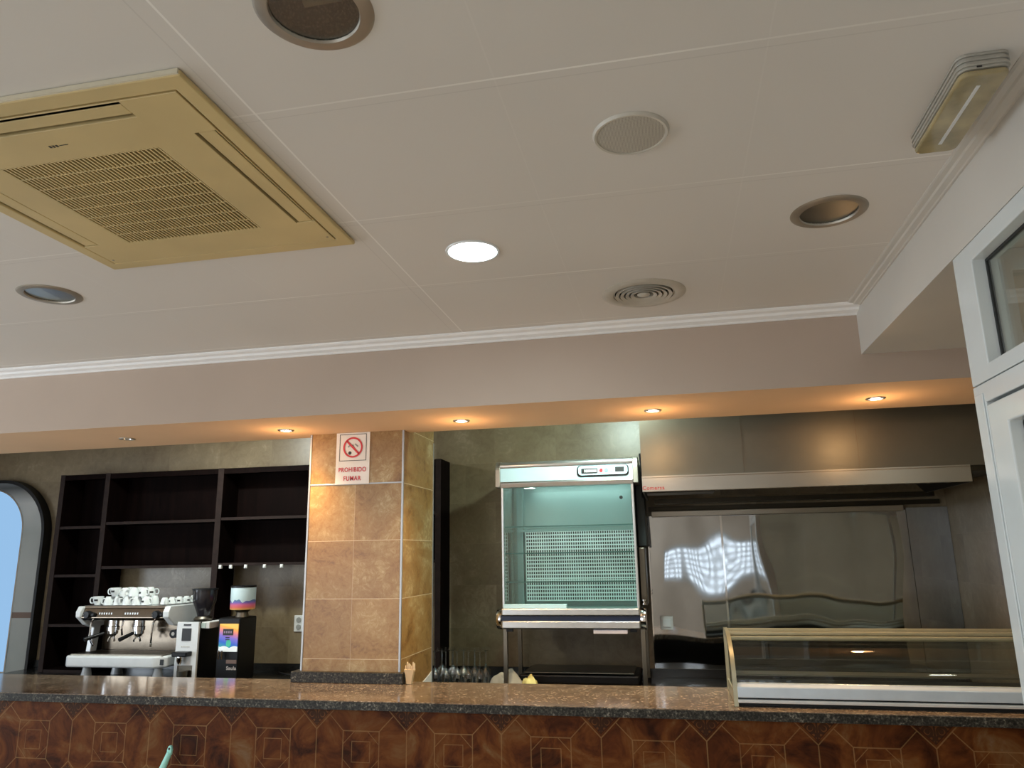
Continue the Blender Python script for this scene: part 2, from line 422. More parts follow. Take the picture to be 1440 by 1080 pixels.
# ------------------------------------------------------------------ arched mirror at the far left, its reflections painted in
def rrect(x0, x1, z0, z1, r, n=14):
    P = [(x0, z0), (x1, z0)]
    for k in range(n + 1):
        a_ = PI / 2 * k / n; P.append((x1 - r + r * math.cos(a_), z1 - r + r * math.sin(a_)))
    for k in range(n + 1):
        a_ = PI / 2 + PI / 2 * k / n; P.append((x0 + r + r * math.cos(a_), z1 - r + r * math.sin(a_)))
    return P
def band(P, Q, y0, y1):
    mb = MB(); n = len(P)
    V = [[mb.b.verts.new((p[0], y, p[1])) for p in R_] for R_ in (P, Q) for y in (y0, y1)]
    for k in range(n):
        k2 = (k + 1) % n
        for a_, b_ in ((0, 1), (1, 3), (3, 2), (2, 0)): mb.b.faces.new((V[a_][k], V[a_][k2], V[b_][k2], V[b_][k]))
    return mb
O1 = rrect(-6.35, -4.96, .90, 2.455, .46); O2 = rrect(-6.32, -4.985, .92, 2.43, .44); O3 = rrect(-6.12, -5.175, .94, 2.385, .36)
wn = thing('window_1', (-5.65, 5.2, .9), None, None); st(wn, 'round cornered mirror with a pale blue glow for reflected daylight beside the shelving', 'window')  # mirror built as a window, its pane glows for reflected daylight
band(O1, O2, 5.17, 5.25).build('window_frame', M_BLACK, wn, smooth=True)
t = NT('bevel_painted_reflections'); X, Y, Z = t.pos()
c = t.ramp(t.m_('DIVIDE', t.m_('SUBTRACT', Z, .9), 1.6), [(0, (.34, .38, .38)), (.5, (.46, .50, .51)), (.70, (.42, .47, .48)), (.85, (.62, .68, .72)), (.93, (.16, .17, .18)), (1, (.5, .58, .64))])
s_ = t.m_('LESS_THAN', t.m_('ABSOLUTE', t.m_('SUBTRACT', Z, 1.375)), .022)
c = t.mix(t.m_('MULTIPLY', s_, .8), c, (.16, .085, .06))  # grey steps and brown stripe paint the reflections in the mirror bevel
M_BEV = t.bsdf(c, .12, .55, bump=t.noise(3, 2), bstr=.5, bdist=.02)
band(O2, O3, 5.185, 5.24).build('bevel_band', M_BEV, wn, smooth=True)
band(O3, rrect(-6.11, -5.185, .95, 2.375, .35), 5.18, 5.24).build('inner_bead', M_CHROME, wn, smooth=True)
MB().prism(rrect(-6.12, -5.175, .94, 2.385, .36), 5.215, 5.235, 'Y').build('pane', glow('daylight_glow', (.36, .62, .95), .85), wn)  # glow stands in for daylight reflected in the mirror

# front and left windows of the room (behind and beside the camera)
M_SKYP = glow('overcast_daylight', (.80, .90, 1.0), 1.0)
for i, (x0, x1, z0, z1) in enumerate(WH):
    w_ = thing('window_%d' % (i + 2), ((x0 + x1) / 2, YF, z0), None, None); st(w_, 'shop window in the wall behind the viewpoint', 'window')
    hs = []
    nxx, nzz = (2, 2) if i < 1 else (7, 6)
    fw = .06 if i < 1 else .045; e_ = .07
    cw = (x1 - x0 - 2 * e_ + fw) / nxx; ch = (z1 - z0 - 2 * e_ + fw) / nzz
    for a_ in range(nxx):
        for b_ in range(nzz):
            hs.append((x0 + e_ + a_ * cw, x0 + e_ + (a_ + 1) * cw - fw, z0 + e_ + b_ * ch, z0 + e_ + (b_ + 1) * ch - fw))
    MB().plate(x0, x1, z0, z1, YF - .08, YF - .03, holes=hs, axis='Y').build('window_frame', M_WHITEPVC, w_)
    MB().box(x0, x1, YF - .105, YF - .10, z0, z1).build('pane', glow('daylight_glow_%d' % i, (.80, .90, 1.0), 3.0 if i == 1 else 2.2), w_)
w_ = thing('window_5', (XL, 1.4, .9), None, None); st(w_, 'window in the left wall', 'window')
MB().plate(.2, 2.6, .9, 2.3, XL - .08, XL - .03, holes=[(.27, 1.37, .97, 2.23), (1.43, 2.53, .97, 2.23)], axis='X').build('window_frame', M_WHITEPVC, w_)
MB().box(XL - .11, XL - .10, .2, 2.6, .9, 2.3).build('pane', glow('daylight_glow_0', (.8, .9, 1), 2.2), w_)

# ------------------------------------------------------------------ pillar
pl = thing('pillar', (-1.7525, 4.25, 0), None, None); st(pl, 'square pillar clad in orange travertine tiles rising from the bar', 'pillar')
px0, px1, py0, py1 = -2.04, -1.465, 3.98, 4.535
MB().box(px0, px1, py0, py0 + .02, 0, ZB).build('front_tiles', M_PIL, pl)
MB().box(px0, px1 - .012, py0 + .02, py1, 0, ZB - .001).build('core', M_PILS, pl)
MB().box(px1 - .012, px1, py0 + .02, py1, 0, ZB).build('side_tiles', M_PILS, pl)
MB().box(px0, px1, 4.082, py1, ZB, ZC).build('upper_core', M_PILS, pl)
for nm, b_ in (('corner_strip', (px0 - .004, px0 + .008, py0 - .004, py0 + .006, 1.176, ZB)), ('corner_strip', (px1 - .008, px1 + .004, py0 - .004, py0 + .006, 1.176, ZB)),
               ('corner_strip', (px1 - .006, px1 + .004, py1 - .012, py1 + .002, 0.98, ZB)), ('horizontal_strip', (px0 + .008, px1 - .008, py0 - .003, py0 + .001, 2.187, 2.196))):
    MB().box(*b_).build(nm, M_STRIP, pl, bevel=.002)
MB().prism([(4.36, 1.068), (4.36, 1.0), (4.533, 1.0), (4.533, 1.105)], px1 + .0005, px1 + .004, 'X').build('white_patch', M_WHITEM, pl)  # white patch low on the right side

# ------------------------------------------------------------------ bar
top = MB().plate(-4.75, 3.0, 3.49, 4.05, 1.082, 1.12, holes=[(px0 - .001, px1 + .001, py0 - .001, 4.06)])
wt = thing('bar_worktop', (-1, 3.8, 1.1), 'long polished brown granite worktop running the length of the bar', 'worktop')
top.build('slab', M_GRAN, wt, bevel=.003)
MB().box(-4.75, 3.0, 3.484, 3.489, 1.08, 1.117).build('front_edge', M_GRANE, wt, bevel=.0015)
bb = thing('tiled_bar', (-1, 3.7, 0), 'bar front covered in rust patterned ceramic tiles under the granite worktop', 'bar')
MB().box(-4.6, 2.95, 3.53, 3.55, .1, 1.081).build('tiled_front', M_RUST, bb)
MB().box(-4.6, 2.95, 3.55, 3.95, 0, 1.081).build('core', M_GRANB, bb)
MB().box(-4.6, 2.95, 3.54, 3.55, 0, .1).build('toe_kick', M_GRANB, bb)
ph = thing('pillar_plinth', (-1.75, 3.96, 1.12), 'dark granite plinth strip around the foot of the tiled pillar', 'plinth')
MB().box(-2.082, -1.437, 3.945, 3.974, 1.1205, 1.176).build('front_piece', M_GRANE, ph, bevel=.002)
MB().box(-2.082, -2.047, 3.974, 4.05, 1.1205, 1.176).build('side_piece', M_GRANE, ph, bevel=.002)
MB().box(-1.459, -1.437, 3.974, 3.995, 1.1205, 1.176).build('side_piece', M_GRANE, ph, bevel=.002)

# back counter
bc = thing('back_counter', (-1.6, 4.9, 0), 'black topped service counter along the tiled wall behind the bar', 'counter')
MB().box(-4.95, 1.72, 4.58, 5.245, .93, .98).build('counter_top', M_GRANB, bc, bevel=.003)
MB().box(-4.90, 1.70, 4.64, 5.245, .0, .93).build('cabinet_body', M_STEELD, bc)
for k in range(8):
    x0 = -4.88 + k * .82
    d_ = MB().box(x0, x0 + .80, 4.62, 4.638, .13, .90).build('door', M_STEELD, bc, bevel=.002)
    MB().cyl((x0 + .1, 4.60, .82), (x0 + .30, 4.60, .82), .007).build('handle', M_CHROME, d_)
tag(MB().box(-4.95, 1.72, 5.224, 5.234, .981, 1.035).build('counter_upstand', M_GRANB), 'black stone upstand strip along the wall behind the back counter', 'upstand')

# ------------------------------------------------------------------ dark shelving
sh = thing('shelving_unit', (-3.1, 5.1, .98), 'wide dark wooden open shelving against the tiled wall, left of the pillar', 'shelving')
yf, yb = 5.0, 5.222
ups = [(-4.70, -4.66), (-4.29, -4.25), (-3.312, -3.265), (-1.60, -1.56)]
for x0, x1 in ups:
    u_ = MB().box(x0, x1, yf + .003, yb, .982, 2.452).build('upright', M_WOOD, sh, bevel=.002)
    MB().box(x0, x1, yf, yf + .003, .982, 2.452).build('edge_band', M_WOODED, u_)
def board(x0, x1, z, th=.02):
    b_ = MB().box(x0, x1, yf + .008, yb, z - th, z).build('shelf', M_WOOD, sh)
    MB().box(x0, x1, yf + .005, yf + .008, z - th, z).build('edge_band', M_WOODED, b_)
    return b_
for z in (2.05, 1.687, 1.324, 1.0): board(-4.66, -4.29, z)
for z in (2.075, 1.745): board(-4.25, -3.312, z)
for z in (2.085, 1.755): board(-3.265, -1.60, z)
for x0, x1 in ((-4.66, -4.29), (-4.25, -3.312), (-3.265, -1.60)):
    MB().box(x0, x1, yf + .02, yb, 2.43, 2.45).build('top_board', M_WOOD, sh)
    MB().box(x0, x1, yf + .003, yf + .02, 2.41, 2.45).build('top_rail', M_WOOD, sh)
for x0, x1, z0 in ((-4.66, -4.29, .982), (-4.25, -3.312, 1.745), (-3.265, -1.60, 1.755)):
    MB().box(x0, x1, yb - .012, yb, z0, 2.43).build('back_panel', M_WOOD, sh)
for x in (-3.24, -3.155, -3.035, -2.885, -2.75):
    MB().box(x - .011, x + .011, yf - .006, yf + .012, 1.715, 1.742).box(x - .006, x + .006, yf - .012, yf + .002, 1.718, 1.728).build('clip', M_WHITEM, sh, bevel=.002)

# ------------------------------------------------------------------ wall fridge
fr = thing('display_fridge', (-.63, 4.85, .98), 'glass fronted aluminium display fridge on slim legs against the tiled wall', 'fridge')
fx0, fx1, fy0, fy1 = -1.045, -.205, 4.63, 5.15
M_FRW = plain('fridge_liner_pale', (.60, .76, .72), .4, nz=.05, nscale=3)
M_FRS = plain('fridge_steel_panel', (.25, .36, .34), .3, .3, nz=.08, nscale=2)
M_HEAD = plain('fridge_header_pale_blue', (.62, .84, .90), .3, 0, nz=.03, nscale=2)
MB().box(fx0, fx1, fy1 - .02, fy1, 1.36, 2.36).build('back_wall', M_FRS, fr)
MB().box(fx0, fx1, fy0 + .03, fy1, 2.29, 2.36).build('roof', M_HEAD, fr, bevel=.004)
MB().box(fx0, fx1, fy0 + .03, fy1, 1.335, 1.44).build('base_tray', M_FRS, fr)
# canopy: rounded aluminium extrusion top and bottom lip with the pale header between
MB().lathe([(0, fx0), (.024, fx0), (.024, fx1), (0, fx1)], (0, fy0 + .005, 2.335), 20, 'X').build('top_rail', M_ALU, fr, smooth=True)
hd = MB().prism([(fy0 - .018, 2.222), (fy0 - .012, 2.325), (fy0 + .03, 2.325), (fy0 + .03, 2.222)], fx0, fx1, 'X').build('header_panel', M_HEAD, fr, bevel=.004)
MB().prism([(fy0 - .012, 2.196), (fy0 - .024, 2.222), (fy0 - .014, 2.238), (fy0 + .03, 2.238), (fy0 + .03, 2.196)], fx0, fx1, 'X').build('header_lip', M_ALU, fr, bevel=.003)
def capsule(x0, x1, z0, z1, y0, y1, name, mat, parent, r=.012):
    P = []
    for cx, cz_, a0 in ((x1 - r, z1 - r, 0), (x0 + r, z1 - r, PI / 2), (x0 + r, z0 + r, PI), (x1 - r, z0 + r, 1.5 * PI)):
        for k in range(6): P.append((cx + r * math.cos(a0 + k * PI / 10), cz_ + r * math.sin(a0 + k * PI / 10)))
    return MB().prism(P, y0, y1, 'Y').build(name, mat, parent)
for x0, x1 in ((fx0 - .032, fx0), (fx1, fx1 + .032)):
    P = [(fy0 - .02 + .055 * (1 - math.cos(a_)), 2.30 + .067 * math.sin(a_)) for a_ in [k * PI / 16 for k in range(9)]] + [(fy0 + .25, 2.365), (fy0 + .25, 2.20), (fy0 - .02, 2.20)]
    MB().prism(P, x0, x1, 'X').build('end_cap', M_RING, fr, bevel=.004)
# control panel
cp = capsule(-.549, -.228, 2.246, 2.317, fy0 - .021, fy0 - .013, 'control_panel', M_BLACK, hd, .022)  # dark rim
capsule(-.541, -.236, 2.256, 2.314, fy0 - .024, fy0 - .020, 'control_plate', M_HEAD, hd, .020)
capsule(-.522, -.420, 2.266, 2.297, fy0 - .026, fy0 - .0235, 'badge', M_INK, hd, .003)
for k in range(8): MB().box(-.503 + k * .0100, -.4955 + k * .0100, fy0 - .0275, fy0 - .0255, 2.273, 2.290).build('badge_letter', M_WHITEM, hd)
MB().cyl((-.398, fy0 - .023, 2.283), (-.398, fy0 - .028, 2.283), .011).build('red_button', M_RED, hd)
MB().cyl((-.366, fy0 - .023, 2.284), (-.366, fy0 - .028, 2.284), .012).build('green_button', plain('pale_green_plastic', (.25, .62, .48), .4), hd)
MB().box(-.344, -.322, fy0 - .028, fy0 - .023, 2.273, 2.297).build('switch', M_WHITEM, hd, bevel=.002)
MB().box(-.312, -.256, fy0 - .027, fy0 - .023, 2.272, 2.302).build('display', M_INK, hd, bevel=.002)
# bottom rails
MB().box(fx0, fx1, fy0 - .03, fy0 + .04, 1.415, 1.460).build('bottom_rail', M_ALU, fr, bevel=.008)
MB().box(fx0, fx1, fy0 - .024, fy0 + .04, 1.388, 1.415).build('blue_strip', plain('navy_strip', (.010, .018, .05), .3), fr)
MB().box(fx0, fx1, fy0 - .03, fy0 + .04, 1.340, 1.388).build('bottom_rail', M_ALU, fr, bevel=.008)
MB().box(fx0 + .01, fx0 + .40, fy0 - .015, fy0 + .04, 1.460, 1.482).build('front_lip', M_HEAD, fr, bevel=.002)
for x0, x1 in ((fx0 - .034, fx0), (fx1, fx1 + .034)):
    MB().lathe([(0, x0), (.058, x0), (.062, x0 + .006), (.062, x1 - .004), (.058, x1), (0, x1)], (0, fy0 + .028, 1.395), 24, 'X').build('end_cap', M_CHROME, fr, smooth=True)
# door posts and side panes
for x in (fx0 + .008, fx1 - .008):
    MB().box(x - .008, x + .008, fy0 + .004, fy0 + .022, 1.46, 2.20).build('front_post', M_ALU, fr, bevel=.003)
MB().box(fx0 + .002, fx0 + .008, fy0 + .02, fy1 - .02, 1.44, 2.29).build('side_glass', M_GLASSC, fr)
MB().box(fx1 - .006, fx1 - .002, fy0 + .02, fy1 - .02, 1.44, 2.29).build('side_panel', plain('dark_green_grey', (.015, .018, .016), .5), fr)
MB().box(fx1 - .010, fx1 - .0065, fy0 + .02, fy1 - .02, 1.44, 2.29).build('inner_side', M_FRS, fr)
MB().box(fx0 + .016, fx1 - .016, fy0 + .010, fy0 + .014, 1.46, 2.20).build('front_glass', M_GLASSC, fr)
for x in (fx0 + .04, fx1 - .05): MB().box(x, x + .01, fy1 - .06, fy1 - .02, 1.44, 2.29).build('back_post', M_FRS, fr)
# perforated back grille, slots as real openings
gx0, gx1 = -.975, -.235; gz0, gz1 = 1.475, 1.935
hs = []; nX, nZ = 48, 19
for i in range(nX):
    for j in range(nZ):
        x = gx0 + .008 + i * (gx1 - gx0 - .016) / nX; z = gz0 + .006 + j * (gz1 - gz0 - .012) / nZ
        hs.append((x, x + .0072, z, z + .0245))
# a regular slot lattice is quickest as two families of bars
mb = MB()
for i in range(nX + 1):
    x = gx0 + i * (gx1 - gx0 - .0055) / nX; mb.box(x, x + .0055, fy1 - .075, fy1 - .072, gz0, gz1)
for j in range(nZ + 1):
    z = gz0 + j * (gz1 - gz0 - .008) / nZ; mb.box(gx0, gx1, fy1 - .0755, fy1 - .0745, z, z + .008)
mb.build('perforated_grille', plain('white_coated_steel', (.80, .86, .84), .3, .2, nz=.03), fr)
MB().box(gx0, gx1, fy1 - .045, fy1 - .04, gz0, gz1).build('evaporator', plain('evaporator_dark', (.012, .016, .016), .5), fr)
MB().box(gx0 - .05, gx1 + .01, fy1 - .076, fy1 - .05, 1.93, 1.945).build('grille_edge', M_FRS, fr)
for z in (1.955, 1.79, 1.615):
    g_ = MB().box(fx0 + .012, fx1 - .012, fy0 + .06, fy1 - .085, z - .006, z).build('glass_shelf', M_GLASSC, fr)
    MB().box(fx0 + .012, fx1 - .012, fy0 + .056, fy0 + .060, z - .007, z + .001).build('shelf_edge', plain('green_glass_edge', (.05, .13, .12), .1), g_)
MB().box(fx0 + .02, fx0 + .46, fy0 + .10, fy1 - .1, 2.235, 2.262).build('lamp_housing', M_FRS, fr, bevel=.004)
MB().cyl((fx0 + .48, fy0 + .12, 2.25), (fx1 - .03, fy0 + .12, 2.25), .013).build('lamp_tube', glow('cool_tube', (.72, 1, .95), 1.6), fr, smooth=True)
MB().cyl((fx1 - .11, fy1 - .022, 2.15), (fx1 - .11, fy1 - .03, 2.15), .012).build('drain_knob', M_BLACK, fr)
# legs with brackets, paper tray
for x in (-1.03, -.195):
    for y in (fy0 + .02, fy1 - .05):
        MB().box(x - .013, x + .013, y - .013, y + .013, 1.0, 1.345).build('leg', M_STEELD, fr, bevel=.002)
        MB().lathe([(0, 0), (.018, 0), (.018, .02), (0, .02)], (x, y, .98), 12).build('foot', M_BLACK, fr)
for x in (-1.0, -.25):
    MB().box(x - .02, x + .02, fy0 - .005, fy0 + .02, 1.322, 1.338).build('bracket', M_BLACK, fr)
MB().box(-.485, -.285, fy0 - .02, fy0 + .04, 1.315, 1.336).build('paper_tray', plain('lilac_white', (.74, .72, .78), .5), fr)
# dark service column on the right flank
MB().box(-.203, -.150, 4.82, 5.14, 1.82, 2.33).build('side_duct', plain('dark_green_grey', (.015, .018, .016), .5), fr, bevel=.004)
MB().box(-.203, -.165, 4.80, 5.10, 1.46, 1.81).build('side_cover', M_STEELD, fr, bevel=.004)
MB().lathe([(0, 0), (.02, 0), (.02, .01), (.012, .012), (.012, .02), (.02, .022), (.02, .03), (0, .03)], (-.182, 4.69, 1.475), 16).build('hinge_knob', M_CHROME, fr, smooth=True)
MB().tube([(-.163, 4.78, 2.40), (-.158, 4.79, 2.30), (-.158, 4.80, 2.12)], .006).build('cable', M_BLACK, fr, smooth=True)

# ------------------------------------------------------------------ extractor hood
hdx0, hdx1 = -.14, 1.55; hy = 4.25
ho = thing('extractor_hood', (.7, 4.7, 2.1), 'large stainless steel extractor hood above the steel splashback', 'extractor hood')
MB().box(hdx0, 1.735, hy + .03, YB - .002, 2.20, 2.83).build('upper_box', M_STEEL, ho)
for x in (.42, 1.02): MB().box(x, x + .004, hy + .028, hy + .03, 2.2, 2.83).build('panel_seam', M_STEELD, ho)
hl = MB().box(hdx0, hdx1, hy, hy + .018, 2.112, 2.192).build('front_lip', M_LIP, ho, bevel=.003)
MB().box(hdx0, hdx1, hy, hy + .03, 2.192, 2.2).build('lip_fold', M_LIP, ho)
text('hood_badge', 'Comersa', (hdx0 + .062, hy - .001, 2.133), .030, plain('badge_red', (.50, .08, .07), .5), ho, off=.0006)
for x in (hdx0, hdx1):
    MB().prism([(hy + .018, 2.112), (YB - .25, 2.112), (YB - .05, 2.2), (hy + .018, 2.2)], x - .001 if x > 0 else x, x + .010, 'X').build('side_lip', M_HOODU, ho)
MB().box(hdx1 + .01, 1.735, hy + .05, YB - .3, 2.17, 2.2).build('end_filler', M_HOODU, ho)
# sloping baffle filters under the hood
for k in range(4):
    x0 = hdx0 + .04 + k * .41
    fl = MB().prism([(hy + .12, 2.125), (hy + .55, 2.19), (hy + .55, 2.197), (hy + .12, 2.135)], x0, x0 + .39, 'X').build('filter', plain('dark_filter', (.05, .045, .04), .3, .8), ho)
    mb = MB()
    for j in range(4):
        x = x0 + .05 + j * .097
        mb.cyl((x, hy + .10, 2.128), (x, hy + .20, 2.140), .013, seg=10)
    mb.build('baffles', M_STEELD, fl, smooth=True)
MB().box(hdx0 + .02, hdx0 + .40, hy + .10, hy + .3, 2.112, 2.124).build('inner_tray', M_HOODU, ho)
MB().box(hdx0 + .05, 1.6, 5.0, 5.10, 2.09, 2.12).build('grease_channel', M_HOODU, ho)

# splashback
sp = thing('steel_splashback', (.7, 5.24, 1), 'wavy stainless steel splashback sheet mirroring the room under the hood', 'splashback')
MB().box(-.155, .335, 5.236, 5.248, 1.036, 2.022).build('sheet', M_SPLASH, sp)
MB().box(.338, 1.49, 5.236, 5.248, 1.036, 2.022).build('sheet', M_SPLASH, sp)
MB().box(1.493, 1.738, 5.236, 5.248, 1.036, 2.035).build('end_sheet', M_SPLASH, sp)
MB().box(-.12, 1.47, 5.195, 5.236, 2.015, 2.052).build('top_fold', M_LIP, sp, bevel=.003)
MB().box(.02 + .31, .343, 5.232, 5.236, 1.036, 2.015).build('joint_strip', M_CHROME, sp)
MB().box(-.155, -.147, 5.228, 5.236, 1.036, 2.015).build('edge_strip', M_CHROME, sp)
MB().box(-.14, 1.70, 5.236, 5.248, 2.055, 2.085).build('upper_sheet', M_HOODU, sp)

def outlet(name, x, y, z, w, h, label, cat):
    o = thing(name, (x, y, z), label, cat)
    MB().box(x - w / 2, x + w / 2, y - .008, y, z - h / 2, z + h / 2).build('plate', M_WHITEM, o, bevel=.003)
    return o
o = outlet('light_switch', -.062, 5.236, 1.322, .085, .085, 'square white wall switch on the steel splashback', 'switch')
MB().box(-.088, -.036, 5.222, 5.228, 1.296, 1.348).build('rocker', M_WHITE, o, bevel=.002)
o = outlet('power_socket', -2.722, 5.25, 1.312, .075, .115, 'white double wall socket on the olive tiles beside the pillar', 'socket')
for z in (1.287, 1.337): MB().cyl((-2.722, 5.243, z), (-2.722, 5.238, z), .019).build('insert', plain('grey_plastic', (.3, .3, .28), .5), o)

# cooking appliances, dark griddle under the splashback
gd = thing('griddle', (-.55, 5.0, .98), 'low black flat cooking plate on the back counter below the display fridge', 'griddle')
MB().box(-.98, -.24, 4.80, 5.19, 1.0, 1.05).build('body', M_BLACK, gd, bevel=.008)
MB().box(-.95, -.27, 4.83, 5.16, 1.055, 1.062).build('plate', M_STEELD, gd, bevel=.002)
for x in (-.93, -.29):
    for y in (4.84, 5.15): MB().cyl((x, y, .98), (x, y, 1.0), .015).build('foot', M_BLACK, gd)

# ------------------------------------------------------------------ espresso machine
em = thing('espresso_machine', (-3.74, 4.85, .98), 'white two group espresso machine with mirrored front on the back counter', 'espresso machine')
ty0 = 4.60
for x in (-4.02, -3.46):
    for y in (4.70, 5.0):
        MB().lathe([(0, 0), (.040, 0), (.038, .015), (.024, .09), (.024, .10), (0, .10)], (x, y, .981), 20).build('foot', M_WHITE, em, smooth=True)
tr = MB().prism([(-4.125, ty0 + .02), (-4.105, ty0), (-3.43, ty0), (-3.36, ty0 + .05), (-3.36, 5.0), (-4.125, 5.0)], 1.080, 1.155, 'Z').build('drip_tray_housing', M_WHITE, em, bevel=.012, seg=3)
mb = MB().plate(-4.10, -3.385, ty0 + .03, 4.86, 1.155, 1.163, holes=[(-4.085 + k * .0172, -4.085 + k * .0172 + .010, ty0 + .05, 4.84) for k in range(40)])
mb.build('drip_grate', M_STEELD, em)
MB().box(-4.09, -3.40, ty0 + .04, 4.85, 1.150, 1.1555).build('tray_well', M_DARK, em)
MB().box(-3.40, -3.37, ty0 + .024, ty0 + .028, 1.10, 1.135).build('side_badge', M_INK, tr)
MB().box(-4.06, -3.41, 4.87, 5.08, 1.10, 1.40).build('back_body', M_BLACK, em)
MB().box(-4.055, -3.415, 4.862, 4.87, 1.165, 1.385).build('backsplash', M_MACH, em)
MB().box(-4.06, -3.41, 4.72, 5.08, 1.385, 1.470).build('boiler_cover', M_BLACK, em)
MB().prism([(4.665, 1.380), (4.640, 1.400), (4.665, 1.462), (4.72, 1.468), (4.72, 1.380)], -4.06, -3.41, 'X').build('control_fascia', M_MACH, em, bevel=.003)
MB().prism([(4.660, 1.464), (4.668, 1.478), (5.09, 1.482), (5.09, 1.470), (4.72, 1.468)], -4.06, -3.41, 'X').build('top_tray', M_ALU, em)
# white cheeks
ck = [(4.650, 1.476), (4.628, 1.44), (4.630, 1.405), (4.70, 1.350), (4.79, 1.335), (4.80, 1.160), (4.90, 1.160), (5.09, 1.160), (5.09, 1.478)]
ckl = [(4.650, 1.476), (4.628, 1.44), (4.630, 1.405), (4.70, 1.350), (4.775, 1.325), (4.760, 1.160), (4.82, 1.160), (4.84, 1.33), (5.09, 1.36), (5.09, 1.478)]
MB().prism(ckl, -4.098, -4.06, 'X').build('side_cheek', M_WHITE, em, bevel=.005)
MB().prism(ck, -3.41, -3.365, 'X').build('side_cheek', M_WHITE, em, bevel=.005)
for x in (-4.005, -3.465):
    k_ = MB().lathe([(0, -.03), (.022, -.03), (.026, -.02), (.026, 0), (0, 0)], (x, 4.648, 1.422), 20, 'Y').build('steam_knob', M_BLACK, em, smooth=True)
    MB().cyl((x - .016, 4.616, 1.422), (x - .012, 4.616, 1.422), .004).build('marker', M_CHROME, k_)
    MB().box(x + (.01 if x < -3.8 else .01), x + .055, 4.63, 4.655, 1.408, 1.436).build('knob_grip', M_BLACK, em, bevel=.008)
for gx in (-3.87, -3.665):
    mb = MB()
    for k in range(6): mb.box(gx - .055 + k * .019, gx - .047 + k * .019, 4.6485, 4.652, 1.416, 1.434)
    mb.build('button_row', M_WHITE, em)
    MB().lathe([(0, 0), (.036, 0), (.036, -.045), (.040, -.05), (.040, -.075), (0, -.075)], (gx, 4.735, 1.385), 24).build('group_head', M_CHROME, em, smooth=True)
    pf = MB().lathe([(0, 0), (.034, 0), (.034, -.02), (.022, -.03), (.010, -.045), (0, -.045)], (gx, 4.735, 1.308), 24).build('portafilter', M_CHROME, em, smooth=True)
    dx = -.075 if gx < -3.8 else -.02
    MB().cyl((gx + dx * .35, 4.735 - .05, 1.295), (gx + dx * 1.3, 4.735 - .15, 1.262), .011, .014, 12).build('handle', M_BLACK, pf, smooth=True)
    MB().tube([(gx - .012, 4.73, 1.268), (gx - .022, 4.725, 1.25), (gx - .02, 4.72, 1.235)], .006).tube([(gx + .012, 4.73, 1.268), (gx + .024, 4.725, 1.25), (gx + .03, 4.72, 1.24)], .006).build('spout', M_CHROME, pf, smooth=True)
for x, s_ in ((-3.99, -1), (-3.50, 1)):
    MB().tube([(x, 4.69, 1.39), (x + .0, 4.66, 1.36), (x - .005 * s_, 4.66, 1.26), (x - .02 * s_, 4.68, 1.21)], .006).build('steam_wand', M_CHROME, em, smooth=True)
MB().tube([(-3.765, 4.70, 1.385), (-3.765, 4.69, 1.33), (-3.765, 4.70, 1.28)], .007).build('hot_water_spout', M_CHROME, em, smooth=True)
pg_ = MB().cyl((-3.475, 4.862, 1.275), (-3.475, 4.848, 1.275), .029, seg=24).build('pressure_gauge', M_BLACK, em)
MB().cyl((-3.475, 4.848, 1.275), (-3.475, 4.846, 1.275), .012, seg=20).build('dial', M_RING, pg_)

# cups
M_BAND = M_INK
def make_cup(h, r):
    c_ = thing('coffee_cup', (0, 0, 0), 'x', 'cup')
    MB().lathe([(0, 0), (r * .55, 0), (r * .60, h * .06), (r * .82, h * .30), (r * .97, h * .65), (r, h), (r * .94, h), (r * .90, h * .62), (r * .74, h * .30), (r * .5, h * .10), (0, h * .08)], (0, 0, 0), 24).build('bowl', M_CUP, c_, smooth=True)
    MB().tube([(-r * .93, 0, h * .80), (-r * 1.35, 0, h * .86), (-r * 1.55, 0, h * .55), (-r * 1.3, 0, h * .25), (-r * .80, 0, h * .27)], h * .075, 8, 5).build('handle', M_CUP, c_, smooth=True)
    mb = MB(); n = 6
    for k in range(n):
        a0 = -PI / 2 - .38 + .76 * k / n; a1 = a0 + .76 / n
        q = lambda a_, z, rr: (rr * math.cos(a_), rr * math.sin(a_), z)
        v = [mb.b.verts.new(q(*w)) for w in ((a0, h * .48, r * .945), (a1, h * .48, r * .945), (a1, h * .70, r * .995), (a0, h * .70, r * .995))]
        mb.b.faces.new(v)
    mb.build('logo_band', M_INK, c_)
    return c_
cup0 = make_cup(.058, .036)
TT = 1.4815
ci = [0]
def put_cup(src, x, y, z, rz, flip, label, group, s=1):
    c_ = src if not ci[0] else copy_tree(src)
    ci[0] += 1
    c_.location = (x, y, z + (.058 * s if flip else 0)); c_.rotation_euler = (PI if flip else 0, 0, rz); c_.scale = (s, s, s)
    c_['label'] = label; c_['group'] = group
G1 = 'white cups piled on the espresso machine'
B = [(-3.995, .3), (-3.905, .1), (-3.83, 2.4), (-3.755, .6), (-3.68, 1.2), (-3.605, 2.9)]
for k, (x, rz) in enumerate(B):
    lab = 'white cup with dark band lying at the far left end of the cup pile' if k == 0 else 'white porcelain cup upside down in the front bottom row of the pile'
    put_cup(cup0, x, 4.71, TT, rz if k else .25, k > 0, lab, G1)
for k, x in enumerate((-3.87, -3.79, -3.72, -3.64)):
    put_cup(cup0, x + .005, 4.715, TT + .0585, (.1, 1.5, .5, 2.8)[k], k % 2 == 1 or k == 2, ('white cup with its handle sticking out at the upper left of the pile' if k == 0 else 'white porcelain cup in the front upper row of the pile'), G1)
for k, x in enumerate((-3.93, -3.85, -3.77, -3.69, -3.61)):
    put_cup(cup0, x, 4.795, TT, 1.9 + k, True, 'white porcelain cup upside down in the rear bottom row of the pile', G1)
